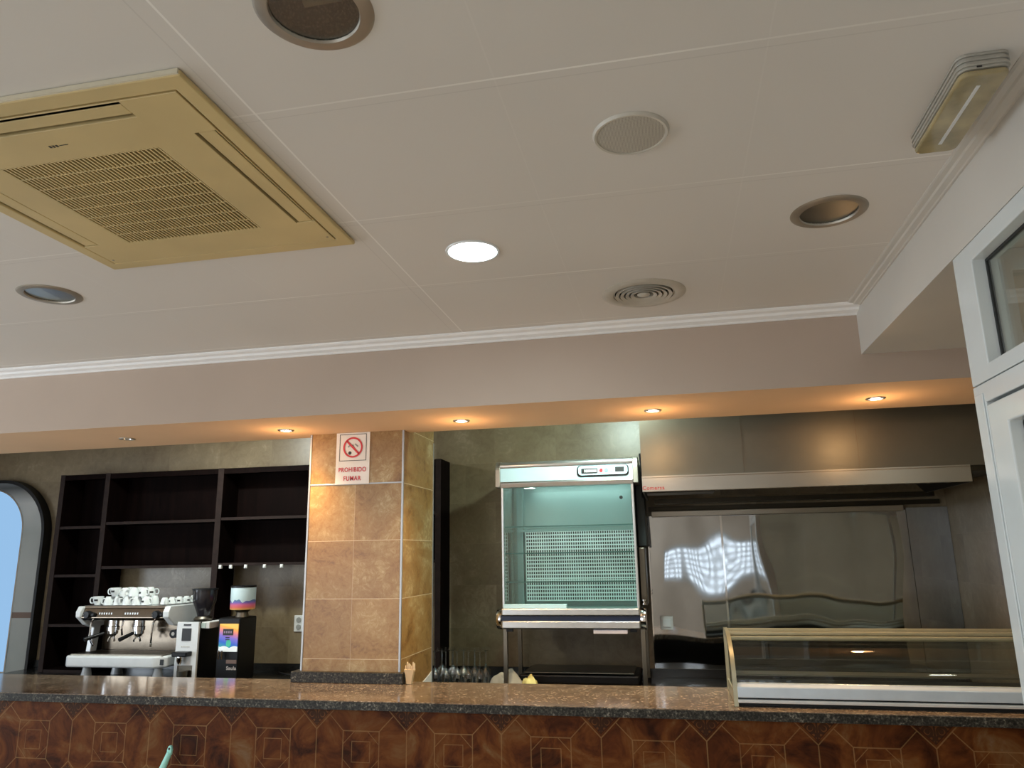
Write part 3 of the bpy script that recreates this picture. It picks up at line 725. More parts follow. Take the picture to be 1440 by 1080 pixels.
for k, x in enumerate((-3.81, -3.73, -3.65)):
    put_cup(cup0, x, 4.80, TT + .0585, 2 + k, True, 'white porcelain cup upside down in the rear upper row of the pile', G1)
G2 = 'small cups in a line on the right edge of the machine'
for k in range(6):
    put_cup(cup0, -3.455 + .012 * k, 4.70 + .063 * k, TT + .004, 2.2 + k * .7, True, ['nearest small white cup of the line on the right edge of the espresso machine', 'second small white cup from the front in the line on the machine edge', 'third small white cup from the front in the line on the machine edge', 'fourth small white cup from the front in the line on the machine edge', 'fifth small white cup from the front in the line on the machine edge', 'rearmost small white cup in the line, next to the grinder hopper'][k], G2, .78)

# ------------------------------------------------------------------ white coffee grinder
gr = thing('coffee_grinder', (-3.19, 4.75, .98), 'white coffee grinder with black screen and dark hopper beside the espresso machine', 'grinder')
MB().box(-3.275, -3.135, 4.64, 4.95, .983, 1.372).build('body', M_BLACK, gr, bevel=.006)
fp = MB().plate(-3.285, -3.125, .99, 1.375, 4.622, 4.640, holes=[(-3.262, -3.150, .992, 1.10)], axis='Y').build('front_panel', M_WHITE, gr, bevel=.004)
MB().box(-3.245, -3.175, 4.619, 4.623, 1.255, 1.335).build('screen', M_INK, fp, bevel=.002)
MB().box(-3.235, -3.180, 4.619, 4.623, 1.352, 1.362).build('slot', M_INK, fp)
for k in range(6): MB().box(-3.243 + k * .011, -3.236 + k * .011, 4.620, 4.6225, 1.214, 1.221).build('maker_mark', M_RING, fp)
MB().box(-3.262, -3.150, 4.63, 4.66, .992, 1.10).build('recess', M_STEELD, gr)
MB().box(-3.27, -3.16, 4.56, 4.63, 1.160, 1.190).build('fork_holder', M_BLACK, gr, bevel=.006)
MB().lathe([(0, .02), (.016, .02), (.022, -.015), (.010, -.04), (0, -.04)], (-3.225, 4.59, 1.15), 18).build('chute', M_CHROME, gr, smooth=True)
MB().cyl((-3.205, 4.60, .985), (-3.205, 4.60, 1.07), .028, .036, 20).build('ground_cup', M_STEEL, gr, smooth=True)
MB().box(-3.13, -3.07, 4.66, 4.92, 1.330, 1.372).build('motor_flank', M_WHITEM, gr, bevel=.004)
MB().lathe([(0, 1.372), (.060, 1.372), (.064, 1.385), (.05, 1.40), (0, 1.40)], (-3.200, 4.78, 0), 28).build('collar', M_STEELD, gr, smooth=True)
MB().lathe([(0, 1.40), (.040, 1.40), (.048, 1.43), (.078, 1.50), (.082, 1.575), (0, 1.575)], (-3.200, 4.78, 0), 28).build('hopper', plain('smoked_plastic', (.022, .02, .024), .15), gr, smooth=True)
MB().lathe([(0, 1.575), (.086, 1.575), (.086, 1.585), (0, 1.588)], (-3.200, 4.78, 0), 28).build('hopper_lid', M_BLACK, gr, smooth=True)
MB().box(-3.128, -3.095, 4.655, 4.659, 1.335, 1.365).build('sticker', plain('pale_sticker', (.55, .66, .62), .5), gr)

# ------------------------------------------------------------------ black bean dispenser with printed drum
bd = thing('bean_grinder', (-2.88, 4.85, .98), 'tall black coffee grinder with rainbow front panel and white printed drum', 'grinder')
MB().box(-3.03, -2.868, 4.70, 4.91, .985, 1.395).build('body', M_BLACK, bd, bevel=.008)
MB().box(-3.035, -2.864, 4.63, 4.70, .983, 1.015).build('base', M_BLACK, bd, bevel=.006)
t = NT('rainbow_print'); X, Y, Z = t.pos()
tx = t.m_('DIVIDE', t.m_('ADD', X, 3.013), .138); tz = t.m_('DIVIDE', t.m_('SUBTRACT', Z, 1.18), .178)
wv = t.m_('ADD', tz, t.m_('MULTIPLY', tx, .18))
c = t.ramp(wv, [(0, (.6, .75, .75)), (.17, (.55, .72, .72)), (.20, (.03, .30, .36)), (.38, (.02, .12, .55)), (.60, (.20, .15, .60)), (.80, (.75, .22, .22)), (.95, (.95, .42, .05)), (1, (.95, .55, .10))])
g_ = t.m_('LESS_THAN', t.m_('ADD', t.m_('POWER', t.m_('SUBTRACT', tx, .52), 2.0), t.m_('POWER', t.m_('SUBTRACT', tz, .30), 2.0)), .018)
c = t.mix(g_, c, (.05, .45, .30))
mt_ = t.m_('LESS_THAN', tz, t.m_('ADD', .13, t.m_('MULTIPLY', t.m_('ABSOLUTE', t.m_('SINE', t.m_('MULTIPLY', tx, 5.5))), .07)))
c = t.mix(mt_, c, (.80, .85, .85))
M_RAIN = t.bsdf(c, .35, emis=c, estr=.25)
fpn = MB().box(-3.013, -2.875, 4.694, 4.700, 1.180, 1.358).build('front_panel', M_RAIN, bd)
MB().box(-2.985, -2.91, 4.691, 4.695, 1.285, 1.325).build('display', M_INK, fpn)
for k in range(4): MB().box(-2.977 + k * .016, -2.968 + k * .016, 4.6895, 4.6915, 1.298, 1.312).build('digit', plain('display_digit', (.35, .25, .35), .5), fpn)
for z in (1.268, 1.255): MB().box(-2.965, -2.935, 4.6915, 4.6945, z, z + .005).build('print_line', M_INK, fpn)
for x in (-2.995, -2.972): MB().cyl((x, 4.67, 1.19), (x, 4.67, 1.135), .008).build('spout', M_CHROME, bd, smooth=True)
MB().box(-2.95, -2.875, 4.694, 4.700, 1.105, 1.128).build('label_strip', plain('copper_label', (.16, .10, .08), .5), bd)
text('lettering', 'Saula', (-2.912, 4.698, 1.075), .032, plain('silver_print', (.55, .50, .48), .4), bd, off=.0006)
MB().lathe([(0, 1.395), (.045, 1.395), (.038, 1.425), (.060, 1.445), (0, 1.445)], (-2.917, 4.80, 0), 28).build('neck', M_STEELD, bd, smooth=True)
t = NT('mountain_print'); X, Y, Z = t.pos()
zz = t.m_('DIVIDE', t.m_('SUBTRACT', Z, 1.445), .148)
rdg = t.m_('ADD', .40, t.m_('MULTIPLY', t.m_('SINE', t.m_('MULTIPLY', X, 75.0)), .06)); rdg = t.m_('ADD', rdg, t.m_('MULTIPLY', t.m_('SINE', t.m_('MULTIPLY', X, 173.0)), .035))
c = t.ramp(zz, [(0, (.95, .55, .12)), (.10, (.85, .20, .16)), (.22, (.80, .18, .32)), (.32, (.22, .16, .55)), (.42, (.10, .22, .38)), (.5, (.20, .38, .42))])
c = t.mix(t.m_('GREATER_THAN', zz, rdg), c, (.62, .78, .80))
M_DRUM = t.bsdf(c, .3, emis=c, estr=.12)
MB().lathe([(0, 1.445), (.080, 1.445), (.083, 1.450), (.083, 1.590), (0, 1.590)], (-2.917, 4.80, 0), 40).build('drum', M_DRUM, bd, smooth=True)
MB().lathe([(0, 1.590), (.085, 1.590), (.085, 1.602), (0, 1.605)], (-2.917, 4.80, 0), 40).build('drum_lid', M_BLACK, bd, smooth=True)

# cable and power brick on the back counter
cb = thing('power_cable', (-2.6, 5.0, .98), 'black power cable with adapter lying on the back counter left of the pillar', 'cable')
MB().tube([(-2.757, 5.05, 1.0), (-2.66, 5.00, .995), (-2.56, 5.06, .993), (-2.47, 5.10, 1.0), (-2.40, 5.05, .993), (-2.25, 5.12, .993)], .007).build('lead', M_BLACK, cb, smooth=True)
MB().box(-2.60, -2.40, 5.12, 5.19, .981, 1.012).build('adapter', M_BLACK, cb, bevel=.005)
MB().cyl((-2.53, 5.02, .994), (-2.49, 5.05, .996), .011).build('plug', M_CHROME, cb, smooth=True)

# ------------------------------------------------------------------ goblets
gb = thing('wine_glass', (0, 0, 0), 'x', 'glass')
MB().lathe([(.030, 0), (.034, .025), (.036, .05), (.031, .085), (.014, .108), (.005, .118), (.0042, .205), (.008, .211), (.031, .217), (.031, .219), (.002, .218)], (0, 0, 0), 20).build('goblet', M_GLASST, gb, smooth=True)
k = 0
rows = ['front', 'middle', 'rear']
for r_ in range(3):
    for c_ in range(5):
        g_ = gb if k == 0 else copy_tree(gb); k += 1
        g_.location = (-1.50 + c_ * .073 + (.02 if r_ == 1 else 0), 4.70 + r_ * .078, .9805)
        g_['label'] = 'upside down stemmed glass in the %s row of the cluster right of the pillar' % rows[r_]
        g_['group'] = 'upturned glasses on the back counter, %s row' % rows[r_]

# crumpled white cloth, yellow scrap, napkin holder, green handle
def crumple(name, mat, cx, cy, z0, rx, ry, h, seed, n=26):
    rr = random.Random(seed); ph = [(rr.uniform(3, 9), rr.uniform(3, 9), rr.uniform(0, 6.3), rr.uniform(.2, 1)) for _ in range(7)]
    mb = MB(); V = []
    for i in range(n + 1):
        row = []
        for j in range(n + 1):
            a_ = i / n * 2 - 1; b_ = j / n * 2 - 1
            d = math.sqrt(a_ * a_ + b_ * b_)
            f_ = .72 * max(0, 1 - d) ** .4
            w_ = sum(q[3] * math.sin(a_ * q[0] + b_ * q[1] + q[2]) for q in ph) / 4
            k_ = 1 if d < 1 else 1 / d
            e_ = 1 + .12 * math.sin(5 * math.atan2(b_, a_) + seed)
            row.append(mb.b.verts.new((cx + a_ * rx * k_ * e_, cy + b_ * ry * k_ * e_, z0 + max(.002, h * f_ * (1 + .55 * w_) + .004 * (1 + w_)))))
        V.append(row)
    for i in range(n):
        for j in range(n): mb.b.faces.new((V[i][j], V[i + 1][j], V[i + 1][j + 1], V[i][j + 1]))
    o = mb.build(name, mat, loc=(cx, cy, z0), smooth=True)
    s = o.modifiers.new('s', 'SOLIDIFY'); s.thickness = .0015; s.offset = 1
    return o
tag(crumple('cleaning_cloth', plain('pale_cloth', (.56, .62, .60), .8), -1.05, 4.77, .981, .10, .08, .125, 3), 'crumpled pale cloth on the back counter by the left fridge leg', 'cloth')
tag(crumple('crumpled_paper', plain('yellow_paper', (.80, .74, .30), .7), -.893, 4.70, .981, .048, .045, .105, 11, 14), 'small crumpled yellow and white paper on the back counter under the fridge', 'paper')
nh = thing('stirrer_holder', (-1.405, 3.965, 1.12), 'little tan fan shaped cup of stirrers on the bar beside the pillar', 'holder')
M_KR = plain('tan_card', (.62, .44, .25), .6, nz=.08)
MB().prism([(-1.418, 1.1205), (-1.392, 1.1205), (-1.388, 1.150), (-1.376, 1.195), (-1.434, 1.195), (-1.422, 1.150)], 3.955, 3.985, 'Y').build('sleeve', M_KR, nh, bevel=.002)
mb = MB()
for q in range(7):
    x = -1.429 + q * .0080; mb.box(x, x + .0055, 3.962 + .002 * (q % 3), 3.972 + .002 * (q % 3), 1.185, 1.212 + .006 * ((q * 3) % 4))
mb.build('stirrers', plain('pale_wood', (.72, .55, .34), .6), nh)

bh = thing('broom', (-2.50, 3.46, 0), 'broom with a pale green handle leaning upright against the tiled bar front', 'broom')
M_GRN = plain('mint_plastic', (.36, .76, .66), .35)
hx, hy_ = -2.475, 3.46
mb = MB().cyl((hx - .03, 3.16, .16), (hx, hy_, .80), .012, seg=14)
mb.build('stick', M_GRN, bh, smooth=True)
gp = MB().cyl((hx - .004, hy_ - .006, .785), (hx + .016, hy_ + .018, .865), .017, .013, 14).build('grip', M_GRN, bh, smooth=True)
MB().prism([(hx + .004, .855), (hx + .028, .855), (hx + .031, .880), (hx + .027, .895), (hx + .019, .901), (hx + .011, .895), (hx + .005, .880)], hy_ + .012, hy_ + .026, 'Y').build('hanging_eye', M_GRN, gp, bevel=.003)
MB().lathe([(0, 0), (.0055, 0), (.0055, -.001), (0, -.001)], (hx + .018, hy_ + .0118, .885), 14, 'Y').build('eye_hole', M_INK, gp)
MB().box(hx - .17, hx + .11, 3.12, 3.19, .09, .16).build('head', M_GRN, bh, bevel=.01)
MB().prism([(hx - .16, .09), (hx + .10, .09), (hx + .12, 0.002), (hx - .18, 0.002)], 3.125, 3.185, 'Y').build('bristles', plain('bristles', (.05, .15, .14), .8), bh)

# ------------------------------------------------------------------ counter showcase
sc_ = thing('counter_display_case', (1.1, 3.75, 1.12), 'long low curved glass display case on the right end of the bar', 'display case')
sx0, sx1 = .232, 2.05
arc = [(3.585 + .20 * (1 - math.cos(a_)), 1.215 + .172 * math.sin(a_)) for a_ in [k * PI / 2 / 12 for k in range(13)]]
MB().box(sx0 + .01, sx1 - .01, 3.59, 3.97, 1.121, 1.138).build('base_plinth', M_BLACKG, sc_)
MB().box(sx0 + .01, sx1 - .01, 3.564, 3.99, 1.136, 1.150).build('bottom_rail', plain('pale_rail', (.72, .72, .70), .3, .2), sc_, bevel=.003)
MB().box(sx0 + .01, sx1 - .01, 3.582, 3.99, 1.150, 1.157).build('black_strip', M_BLACKG, sc_)  # black strip between rail and fascia
MB().prism([(3.568, 1.157), (3.572, 1.200), (3.586, 1.216), (3.60, 1.216), (3.60, 1.157)], sx0 + .01, sx1 - .01, 'X').build('front_fascia', plain('pale_blue_aluminium', (.64, .70, .75), .3, .25, nz=.04), sc_, bevel=.003)
MB().box(sx0 + .02, sx1 - .02, 3.61, 3.97, 1.157, 1.175).build('deck', M_STEEL, sc_)
MB().box(sx0 + .02, sx1 - .02, 3.86, 3.97, 1.205, 1.212).build('rear_shelf', M_STEEL, sc_)
mb = MB(); A = [[mb.b.verts.new((x, y, z)) for y, z in arc] for x in (sx0 + .012, sx1 - .012)]
for k in range(12): mb.b.faces.new((A[0][k], A[1][k], A[1][k + 1], A[0][k + 1]))
mb.build('curved_glass', M_GLASS, sc_, smooth=True)
MB().box(sx0 + .012, sx1 - .012, 3.772, 3.792, 1.372, 1.392).build('top_rail', M_ALUG, sc_, bevel=.004)
MB().box(sx0 + .012, sx1 - .012, 3.80, 3.84, 1.392, 1.408).build('top_rail', M_ALUG, sc_, bevel=.004)
MB().box(sx0 + .012, sx1 - .012, 3.84, 3.975, 1.396, 1.402).build('top_glass', M_GLASS, sc_)
MB().box(sx0 + .012, sx1 - .012, 3.975, 3.99, 1.385, 1.408).build('rear_rail', M_ALUG, sc_, bevel=.003)
MB().box(sx0 + .02, sx1 - .02, 3.980, 3.985, 1.16, 1.385).build('rear_door', M_GLASS, sc_)
for x0, x1 in ((sx0 - .006, sx0 + .012), (sx1 - .012, sx1 + .006)):
    ou = [(y - .010, z) for y, z in arc[:-3]] + [(3.76, 1.402), (3.84, 1.412), (3.99, 1.412)]
    inn = [(y + .022, z - .004) for y, z in arc[:-3]] + [(3.775, 1.370), (3.84, 1.385), (3.965, 1.385)]
    mb = MB(); n = len(ou)
    V = [[mb.b.verts.new((x, *p_)) for p_ in Q] for Q in (ou, inn) for x in (x0, x1)]
    for k in range(n - 1):
        for a_, b_ in ((0, 1), (1, 3), (3, 2), (2, 0)): mb.b.faces.new((V[a_][k], V[a_][k + 1], V[b_][k + 1], V[b_][k]))
    mb.prism([(3.562, 1.122), (3.575, 1.216), (3.61, 1.216), (3.60, 1.122)], x0, x1, 'X')
    mb.prism([(3.60, 1.122), (3.605, 1.175), (3.99, 1.175), (3.99, 1.122)], x0 + .004, x1 - .004, 'X')
    mb.prism([(3.965, 1.122), (3.965, 1.412), (3.992, 1.412), (3.992, 1.122)], x0, x1, 'X')
    ef = mb.build('end_frame', M_ALUG, sc_, smooth=True)
    MB().prism([(y + .012, z) for y, z in arc[:-2]] + [(3.80, 1.388), (3.97, 1.388), (3.97, 1.17), (3.60, 1.17)], (x0 + x1) / 2 - .002, (x0 + x1) / 2 + .002, 'X').build('end_glass', M_GLASS, ef)

# ------------------------------------------------------------------ no smoking sign
sg = thing('no_smoking_sign', (-1.7725, 3.975, 2.34), 'white no smoking sign with red ring and lettering on the pillar', 'sign')
sy = 3.9765
sx_, sz_ = -1.7725, 2.335
MB().box(-1.876, -1.669, sy - .003, sy + .003, 2.190, 2.4885).build('card', M_SIGN, sg)
ic = 2.402; ix = -1.7725; ty = sy - .0045
MB().plate(ix - .083, ix + .083, ic - .078, ic + .078, ty, ty + .001, holes=[(ix - .080, ix + .080, ic - .075, ic + .075)], axis='Y').build('frame_line', M_INK, sg)
MB().lathe([(.050, 0), (.060, 0), (.060, .001), (.050, .001)], (ix, ty - .0012, ic), 48, 'Y', close=True).build('red_ring', M_RED, sg)
q = .0375
MB().prism([(ix - q - .004, ic + q - .004), (ix - q + .004, ic + q + .004), (ix + q + .004, ic - q + .004), (ix + q - .004, ic - q - .004)], ty - .0012, ty - .0002, 'Y').build('red_slash', M_RED, sg)
for a0, a1 in (((.012, .020), (.032, .004)), ((-.004, .016), (.012, -.010)), ((-.030, .002), (-.012, .022))):
    d = Vector((a1[0] - a0[0], 0, a1[1] - a0[1])); d.normalize(); nn = Vector((-d.z, 0, d.x)) * .004
    P = [(ix + a0[0] + nn.x, ic + a0[1] + nn.z), (ix + a1[0] + nn.x, ic + a1[1] + nn.z), (ix + a1[0] - nn.x, ic + a1[1] - nn.z), (ix + a0[0] - nn.x, ic + a0[1] - nn.z)]
    MB().prism(P, ty, ty + .0006, 'Y').build('cigarette_print', plain('grey_ink', (.30, .30, .28), .6), sg)
MB().lathe([(0, 0), (.010, 0), (.010, .0006), (0, .0006)], (ix - .018, ty, ic - .032), 18, 'Y').build('ember_print', M_INK, sg)
text('lettering_prohibido', 'PROHIBIDO', (ix, ty, 2.272), .036, M_RED, sg, off=.0005, sx=.82)
text('lettering_fumar', 'FUMAR', (ix, ty, 2.222), .036, M_RED, sg, off=.0005, sx=.86)

# ------------------------------------------------------------------ ceiling cassette
ac = thing('ceiling_air_conditioner', (-1.47, 1.725, ZC), 'yellowed square cassette air conditioner set in the ceiling at upper left', 'air conditioner')
ax0, ax1, ay0, ay1 = -1.945, -.997, 1.252, 2.198; zb = 2.824
slots = [(-1.108, -1.048, 1.465, 1.995), (-1.895, -1.835, 1.465, 1.995), (-1.745, -1.198, 1.309, 1.371)]
gr_ = (-1.725, -1.236, 1.500, 2.0)
MB().plate(ax0, ax1, ay0, ay1, zb + .001, ZC - .0005, holes=[(-1.898, -1.042, 1.302, 2.145)]).build('outer_frame', M_TAN, ac, bevel=.005, seg=3)
MB().plate(-1.895, -1.045, 1.3055, 2.1415, zb, ZC - .002, holes=[gr_] + slots).build('fascia', M_TAN, ac, bevel=.0012)
MB().box(ax0 + .004, ax1 - .004, ay0 - .004, ay0 + .001, zb + .003, ZC - .001).build('edge_highlight_lip', M_TANL, ac)  # highlight along the panel edge put in as a paler strip
MB().plate(-1.893, -1.047, 1.305, 2.143, ZC + .10, ZC + .11).build('inner_housing', M_DARK, ac)
for sx1_, sx2_, sy1_, sy2_ in slots:
    e1, e2 = .008, .008
    if sx2_ - sx1_ < .1: MB().box(sx1_ + .009, sx2_ - .006, sy1_ + .003, sy2_ - .003, zb + .002, zb + .006).build('louver', M_TAN, ac, bevel=.002)
    else: MB().box(sx1_ + .003, sx2_ - .003, sy1_ + .012, sy2_ - .012, zb + .002, zb + .006).build('louver', M_TAN, ac, bevel=.002)
mb = MB()
n = 38
for i in range(n + 1):
    x = gr_[0] + i * (gr_[1] - gr_[0] - .006) / n; mb.box(x, x + .0050, gr_[2], gr_[3], zb, zb + .006)
for j in range(9):
    y = gr_[2] + j * (gr_[3] - gr_[2] - .004) / 8; mb.box(gr_[0], gr_[1], y, y + .0045, zb + .0005, zb + .008)
mb.build('intake_grille', M_TAN, ac)
MB().box(gr_[0], gr_[1], gr_[2], gr_[3], ZC + .03, ZC + .034).build('filter', M_DARK, ac)
for k in range(3): MB().box(-1.506 + k * .010, -1.500 + k * .010, 1.431, 1.440, zb - .0008, zb + .001).build('logo_mark', M_INK, ac)
MB().box(-1.475, -1.450, 1.434, 1.436, zb - .0008, zb + .001).build('logo_mark', M_INK, ac)
for x, y in ((-1.06, 2.115), (-1.88, 2.115)): MB().cyl((x, y, zb - .001), (x, y, zb + .001), .004).build('screw', M_RING, ac)

# ------------------------------------------------------------------ ceiling fixtures
t = NT('prismatic_reflector'); t.obj()
vo = t.n('TexVoronoi'); vo.inputs['Scale'].default_value = 150; t.l(t._ov, vo.inputs['Vector'])
c = t.ramp(vo.outputs[0], [(0, (.55, .55, .50)), (.5, (.20, .20, .18))])
M_PRIS = t.bsdf(c, .4, .5, bump=vo.outputs[0], bstr=.6, bdist=.002)
def downlight(x, y, label, lens):
    d_ = thing('recessed_downlight', (x, y, ZC), label, 'downlight', 'large unlit recessed downlights')
    MB().lathe([(.088, .0), (.090, -.006), (.112, -.005), (.118, -.001), (.118, -.0005), (.094, -.0002), (.094, .0)], (x, y, ZC), 56, close=True).build('trim_ring', M_RING, d_, smooth=True)
    MB().lathe([(.0925, -.0002), (.086, .03), (.062, .085), (0, .090)], (x, y, ZC), 48).build('reflector', M_PRIS, d_, smooth=True)
    for s in (-1, 1): MB().cyl((x - .035, y + s * .022, ZC + .045), (x + .045, y + s * .022, ZC + .045), .011, seg=14).build('lamp_tube', plain('unlit_lamp', (.62, .60, .52), .25), d_, smooth=True)
    MB().cyl((x, y, ZC + .002), (x, y, ZC + .004), .088, seg=48).build('glass_cover', lens, d_)
    return d_
M_LENS = thin_glass('frosted_lens', (.72, .70, .64), .16, .3)
downlight(.563, 2.357, 'unlit bronze rimmed downlight near the right hand soffit', M_LENS)
d_ = downlight(-2.405, 2.39, 'unlit downlight with a whitish reflection built over half its glass, left below the air conditioner', M_LENS)
MB().prism([(-2.405 + .085 * math.cos(a_), 2.39 + .085 * math.sin(a_)) for a_ in [PI * .55 + k * PI * 1.0 / 14 for k in range(15)]], ZC + .003, ZC + .006, 'Z').build('half_reflection', plain('bluish_reflection', (.50, .57, .58), .3), d_)  # reflection in the glass built as a pale half disc
downlight(-.628, 1.155, 'large prismatic glass downlight at the top edge above the lit panel', M_LENS)

x, y = -.63, 2.385
d_ = thing('lit_led_downlight', (x, y, ZC), 'round downlight shining bright cool white in the middle of the ceiling', 'downlight')
MB().lathe([(.086, 0), (.088, -.004), (.096, -.004), (.098, -.0005), (.090, -.0002)], (x, y, ZC), 48, close=True).build('trim_ring', M_WHITE, d_, smooth=True)
MB().lathe([(.0, -.010), (.060, -.009), (.082, -.006), (.0875, 0.0), (.0875, .012), (0, .012)], (x, y, ZC), 48).build('diffuser', glow('led_white', (.78, .93, 1.0), 9), d_, smooth=True)

x, y = -.048, 2.985
d_ = thing('round_air_vent', (x, y, ZC), 'round ceiling air vent with concentric rings near the cornice', 'vent')
MB().lathe([(.126, 0), (.126, -.006), (.134, -.010), (.160, -.007), (.174, -.001), (.174, -.0004), (.12, -.0002)], (x, y, ZC), 64, close=True).build('outer_flange', plain('vent_grey_beige', (.50, .46, .39), .4), d_, smooth=True)
for r in (.104, .083, .062, .041): MB().lathe([(r, -.007), (r + .014, -.011), (r + .008, .014), (r, .014)], (x, y, ZC), 56, close=True).build('ring_vane', plain('vent_grey_beige', (.5, .46, .39), .4), d_, smooth=True)
MB().lathe([(0, -.014), (.022, -.010), (.027, -.006), (.020, .02), (0, .02)], (x, y, ZC), 40).build('centre_cone', plain('vent_grey_beige', (.5, .46, .39), .4), d_, smooth=True)
MB().lathe([(.127, 0.001), (.127, .10), (0, .10)], (x, y, ZC), 40).build('duct', M_DARK, d_, smooth=True)

x, y = -.037, 1.747
d_ = thing('ceiling_speaker', (x, y, ZC), 'round cream perforated loudspeaker grille flush in the ceiling', 'speaker')
t = NT('perforated_cream'); t.obj(); ox, oy, oz = t._o
rr = t.m_('SQRT', t.m_('ADD', t.m_('MULTIPLY', ox, ox), t.m_('MULTIPLY', oy, oy)))
fx = t.m_('ABSOLUTE', t.m_('SUBTRACT', t.m_('FRACT', t.m_('DIVIDE', ox, .0036)), .5)); fy = t.m_('ABSOLUTE', t.m_('SUBTRACT', t.m_('FRACT', t.m_('DIVIDE', oy, .0036)), .5))
dd = t.m_('SQRT', t.m_('ADD', t.m_('MULTIPLY', fx, fx), t.m_('MULTIPLY', fy, fy)))
hole = t.m_('MULTIPLY', t.m_('LESS_THAN', dd, .30), t.m_('LESS_THAN', rr, .086))
c = t.mix(t.m_('MULTIPLY', hole, .75), (.52, .48, .41), (.08, .07, .055))
M_PERF = t.bsdf(c, .5)
MB().lathe([(.0, -.008), (.05, -.0075), (.088, -.005), (.088, -.0015), (0, -.0015)], (x, y, ZC), 56).build('grille', M_PERF, d_, smooth=True)
MB().lathe([(.088, -.0005), (.088, -.007), (.094, -.008), (.099, -.001), (.099, -.0004)], (x, y, ZC), 56, close=True).build('rim', plain('speaker_cream', (.56, .52, .45), .4), d_, smooth=True)

# emergency light
el = thing('emergency_light', (.74, 1.78, ZC), 'oblong emergency light with ribbed grey housing on the ceiling by the soffit', 'emergency light')
ex0, ex1, ey0, ey1 = .685, .795, 1.60, 1.95
def rr2(x0, x1, y0, y1, r, n=6):
    P = []
    for cx, cy, a0 in ((x1 - r, y1 - r, 0), (x0 + r, y1 - r, PI / 2), (x0 + r, y0 + r, PI), (x1 - r, y0 + r, 1.5 * PI)):
        for k in range(n): P.append((cx + r * math.cos(a0 + k * PI / 2 / (n - 1)), cy + r * math.sin(a0 + k * PI / 2 / (n - 1))))
    return P
mb = MB()
M_ELG = plain('emergency_housing', (.42, .40, .35), .35, .2)
for k in range(6):
    e_ = .0 if k % 2 == 0 else .003
    mb.prism(rr2(ex0 + e_, ex1 - e_, ey0 + e_, ey1 - e_, .022), ZC - .0005 - k * .006, ZC - .0065 - k * .006, 'Z')
mb.build('ribbed_housing', M_ELG, el, bevel=.001)
MB().prism(rr2(ex0 + .004, ex1 - .004, ey0 + .006, ey1 - .004, .02), ZC - .0365, ZC - .050, 'Z').build('diffuser', plain('aged_diffuser', (.36, .29, .15), .18, nz=.25, nscale=14, coat=.5), el, bevel=.006, seg=3)
MB().box(ex0 + .05, ex0 + .058, ey0 + .05, ey1 - .05, ZC - .0515, ZC - .050).build('tube_line', M_WHITEM, el)
MB().box(ex0 + .035, ex0 + .045, ey0 - .001, ey0 + .001, ZC - .036, ZC - .033).build('latch', M_INK, el)

# spotlights in the beam
M_BULB = glow('halogen_warm', (1.0, .80, .52), 28)
first = None
names = ['unlit', 'lit warm spotlight in the beam above the left edge of the pillar', 'lit warm spotlight in the beam just right of the pillar', 'lit warm spotlight in the beam above the right end of the display fridge', 'lit warm spotlight in the beam above the extractor hood, rightmost of the row']
for i, (sx, on) in enumerate(SP):
    if on and first is not None:
        s_ = copy_tree(first); s_.location.x = sx
    else:
        s_ = thing('recessed_spotlight', (sx, 3.786, ZB), '', 'spotlight')
        MB().lathe([(.034, 0), (.034, -.004), (.044, -.004), (.046, -.0004), (.036, -.0002)], (sx, 3.786, ZB), 36, close=True).build('trim_ring', M_RING if not on else M_ALU, s_, smooth=True)
        MB().lathe([(.0355, -.0002), (.028, .045), (0, .048)], (sx, 3.786, ZB), 28).build('reflector', M_CHROME, s_, smooth=True)
        MB().lathe([(0, .003), (.022, .004), (.028, .009), (.024, .03), (0, .03)], (sx, 3.786, ZB), 28).build('bulb', M_BULB if on else plain('dead_bulb', (.2, .19, .17), .2), s_, smooth=True)
        if on: first = s_
    s_['label'] = 'unlit recessed spotlight in the beam, left of the lit ones' if not on else names[i]
    s_['group'] = 'recessed spotlights along the beam'

# ------------------------------------------------------------------ glazed vestibule at the right
PX = .88
fy_end = 2.31
# side A (facing left, X = PX): head, corner post, transom rail, near post
dr = thing('window_6', (PX, 1.2, 2.3), None, None); st(dr, 'white framed glazed transom above the white door at the right edge', 'window')
MB().plate(-.6, fy_end, 2.229, ZS - .001, PX, PX + .07, holes=[(-.5, 2.184, 2.272, 2.570)], axis='X').build('transom_frame', M_WHITEPVC, dr, bevel=.003)
MB().plate(-.5, 2.184, 2.272, 2.570, PX + .035, PX + .045, holes=[(-.492, 2.176, 2.280, 2.562)], axis='X').build('gasket', M_BLACKG, dr)
MB().box(PX + .038, PX + .042, -.492, 2.176, 2.28, 2.562).build('glass', M_GLASSW, dr)
dd_ = thing('door_1', (PX, 1.2, 0), None, None); st(dd_, 'white aluminium glazed door at the right edge', 'door')
MB().plate(-.6, fy_end, 0, 2.226, PX, PX + .07, holes=[(-.52, 2.238, .0, 2.172)], axis='X').build('door_frame', M_WHITEPVC, dd_, bevel=.003)
MB().plate(-.52, 2.238, .01, 2.172, PX + .03, PX + .06, holes=[(-.51, 2.232, .02, 2.165)], axis='X').build('gasket', M_BLACKG, dd_)
lf = MB().plate(-.51, 2.228, .02, 2.162, PX - .004, PX + .056, holes=[(-.40, 2.115, .18, 2.098)], axis='X').build('door_leaf', M_WHITEPVC, dd_, bevel=.004)
MB().plate(-.40, 2.115, .18, 2.098, PX + .03, PX + .04, holes=[(-.392, 2.105, .188, 2.088)], axis='X').build('glazing_gasket', M_BLACKG, lf)
MB().box(PX + .033, PX + .037, -.392, 2.105, .188, 2.088).build('glass', M_GLASSW, lf)
MB().box(PX - .05, PX - .004, -.47, -.44, 1.0, 1.16).build('handle', M_BLACK, lf, bevel=.005)
